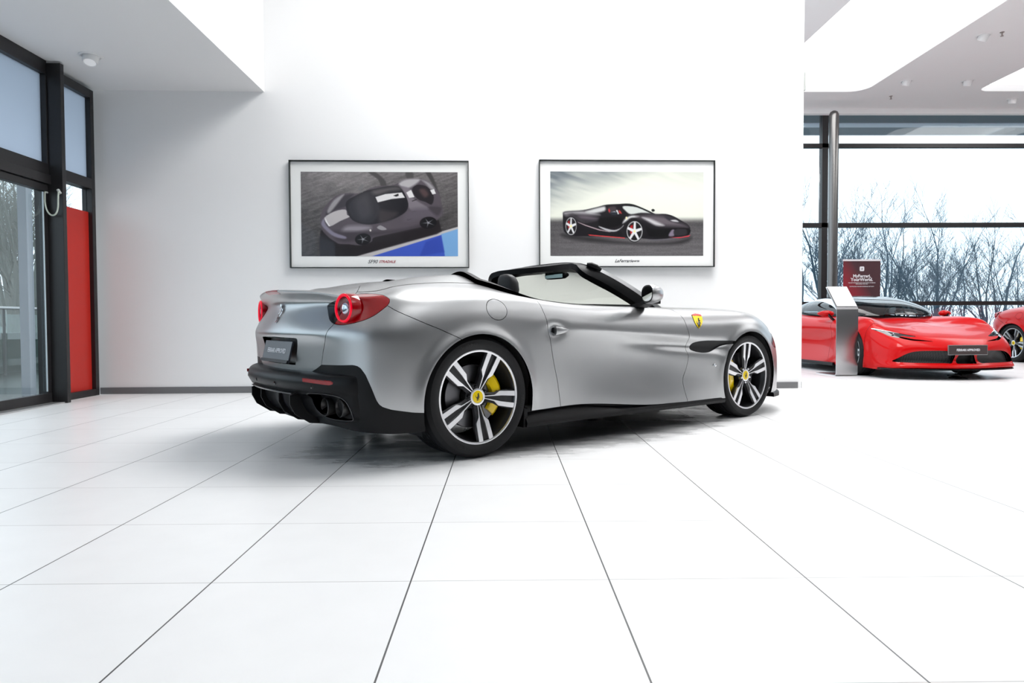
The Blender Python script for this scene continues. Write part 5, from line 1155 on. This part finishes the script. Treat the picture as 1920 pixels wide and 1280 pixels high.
MB().box((-.36,-.002,.08),(.36,.002,1.92)).build('banner_sheet',BM,bn); MB().box((-.37,-.012,1.92),(.37,.012,1.955)).build('top_rail',mat('pale_rail',(.8,.8,.82),.3),bn); MB().box((-.38,-.09,0),(.38,.09,.08)).build('base_cassette',STEEL,bn,bevel=.01)
WP=mat('white_print',(.75,.75,.78),.5)
for txt,sz,zz_,bo in (('MyFerrari,',.082,1.628,.003),('YourWorld.',.086,1.558,.003),('THE NEW EXTENSION INTO THE WORLD OF FERRARI',.0215,1.496,.0006),('EXCLUSIVELY FOR YOU.',.0215,1.472,.0006),('DOWNLOAD THE NEW MYFERRARI APP NOW',.0225,1.424,.0006)):
    vs_,fs_=text_geo(txt,sz,bo); MB().add([(x_,-.004,zz_+y_) for x_,y_,z_ in vs_],fs_).build('slogan',WP,bn)
ic=MB().add([(x_,-.004,z_) for x_,z_ in rrect(-.045,.045,1.725,1.815,.02)],[tuple(range(36))]).build('app_icon',WP,bn); hb=MB(); hb.add([(x_*.016,-.0055,1.77+y_*.022) for x_,y_ in HORSE],[tuple(range(len(HORSE)))]); hb.build('icon_mark',BLACKG,ic)
ch=MB().tube([(6.02,8.95,.13),(6.04,8.93,.10),(5.98,8.92,.07),(6.06,8.90,.05),(6.0,8.88,.03)]+[(6.02+.09*math.cos(a)*(1+.1*math.sin(3*a)),8.90+.14*math.sin(a),.012+.004*a/6) for a in np.linspace(.5,11,40)]+[(6.12,9.0,.02),(6.10,9.25,.02)],.006,6).build('charging_cable',BLACKP,smooth=True); tag(ch,'thin black cable coiled on the floor under the red coupe nose','cable')

# ================= winter trees outside =================
BARK=mat('hazy_winter_bark',(.065,.11,.15),.9); BARK2=mat('winter_bark_near',(.06,.075,.07),.9)  # blue of the distant haze is put into the far trees' bark colour
def tree_mesh(seed,H,levels=5,lean=.0,kids=1.0):
    rs=random.Random(seed); V=[];F=[]
    def seg(p,q,r0,r1):
        d=(q-p).normalized(); a=d.cross(Vector((.3,.9,.2))).normalized(); b=d.cross(a); k=len(V)
        for c,r in ((p,r0),(q,r1)):
            for j in range(3): w=2*PI*j/3; V.append(tuple(c+a*(r*math.cos(w))+b*(r*math.sin(w))))
        F.extend([(k,k+1,k+4,k+3),(k+1,k+2,k+5,k+4),(k+2,k,k+3,k+5)])
    def grow(p,d,L,r,lv,first=False):
        n=4 if lv>2 else 3; q=p
        for i in range(n):
            d=(d+Vector((rs.uniform(-1,1),rs.uniform(-1,1),rs.uniform(-.2,.5)))*.11).normalized()
            e=q+d*(L/n); r2=max(r*.84,.0065); seg(q,e,r,r2); q=e; r=r2
            if lv>0 and (i>=1 or lv<levels) and not (first and i<1):
                ax=Vector((rs.uniform(-1,1),rs.uniform(-1,1),0)).normalized(); nd=(d+ax*rs.uniform(.42,.80)+Vector((0,0,.10))).normalized()
                if rs.random()<kids: grow(q,nd,L*rs.uniform(.50,.75)*(1-.08*i),max(r*rs.uniform(.45,.62),.0065),lv-1)
        if lv>0: grow(q,(d+Vector((rs.uniform(-.2,.2),rs.uniform(-.2,.2),0))).normalized(),L*.68,r*.85,lv-1)
    for k in range(2):
        grow(Vector((k*.5*math.cos(seed),k*.4*math.sin(seed),0)),Vector((lean+(.16 if k else -.10),(-.1 if k else .1),1)).normalized(),H*.42*(1-.1*k),H*.021*(1-.25*k),levels,True)
    me=bpy.data.meshes.new('bare_tree'); me.from_pydata(V,[],F); me.materials.append(BARK); return me
TM=[tree_mesh(11,9.5,5,.1,.78),tree_mesh(23,9.5,5,-.12,.78),tree_mesh(37,9.5,5,.05,.78)]
words=['thin winter tree','bare winter tree','leafless tree']
RW='bare trees beyond the far glazing'
spots=[(14.9,33,10.4,'bare tree in the leftmost strip of far glazing, beside the white wall end'),(17.3,36,10.6,'tall bare tree just right of the steel column, highest of the row'),(19.0,34,9.2,'bare tree rising right above the dark red banner'),
(20.9,37,9.4,'bare tree standing a little to the right of the dark red banner'),(22.3,34,8.4,'dark bare tree above the middle of the red coupe'),(24.0,37,9.8,'bare tree above the red coupe windscreen pillar'),(25.6,35,9.3,'wide bare tree above the far wing mirror of the red coupe'),
(27.2,37,9.0,'spreading bare tree left of the cut-off red car'),(29.4,38,7.6,'lowest bare tree, by the right edge of the photo'),(23.2,40,9.6,'slender bare tree set back between two nearer ones, above the coupe bonnet'),(27.0,42,9.6,'slender bare tree set back above the far side of the coupe bonnet'),(21.5,45,9.4,'faint farther bare tree behind the row, right of the banner'),(27.8,46,8.2,'faint farther bare tree behind the row, near the right side')]
for i,(x,y,h,lab) in enumerate(spots):
    zg=-2.5+(y-14.2)*.0047
    me=TM[i%3]; o=bpy.data.objects.new('bare_tree',me); COL.objects.link(o); o.location=(x,y,zg-.1); o.rotation_euler=(0,0,i*1.7); s_=h/9.5; o.scale=(s_*1.0,s_*1.0,s_)
    tag(o,lab,'tree',RW)
BARKG=mat('mossy_bark',(.15,.16,.145),.9); TG=[]
for q_ in TM: g_=q_.copy(); g_.materials.clear(); g_.materials.append(BARKG); TG.append(g_)
for i,(x,y,h,lab) in enumerate([(-17.1,24.6,8.0,'bare tree nearest the terrace rail, seen through the glass door'),(-21.2,29.6,8.5,'bare tree on the bank, left part of the glass door'),(-19.8,28.8,8.0,'bare tree on the bank beside the pale post, seen through the glass door'),
        (-25.2,34.5,9.5,'bare tree on the bank at the very left edge of the photo'),(-26.7,38.6,10,'faint bare tree high on the bank behind the glass door, right of centre'),(-31.0,43.5,11,'faint bare tree high on the bank behind the glass door, left of centre'),(-35.0,50.0,12,'farthest bare tree on top of the bank behind the glass door')]):
    o=bpy.data.objects.new('bare_tree',TG[(i+1)%3]); COL.objects.link(o); o.location=(x,y,-.4+4.6*(max(0,(y-22)/52))**1.1); o.rotation_euler=(0,0,i*2.1+.4); s_=h/9.5; o.scale=(s_*1.1,s_*1.1,s_)
    tag(o,lab,'tree','bare trees beyond the glass door')
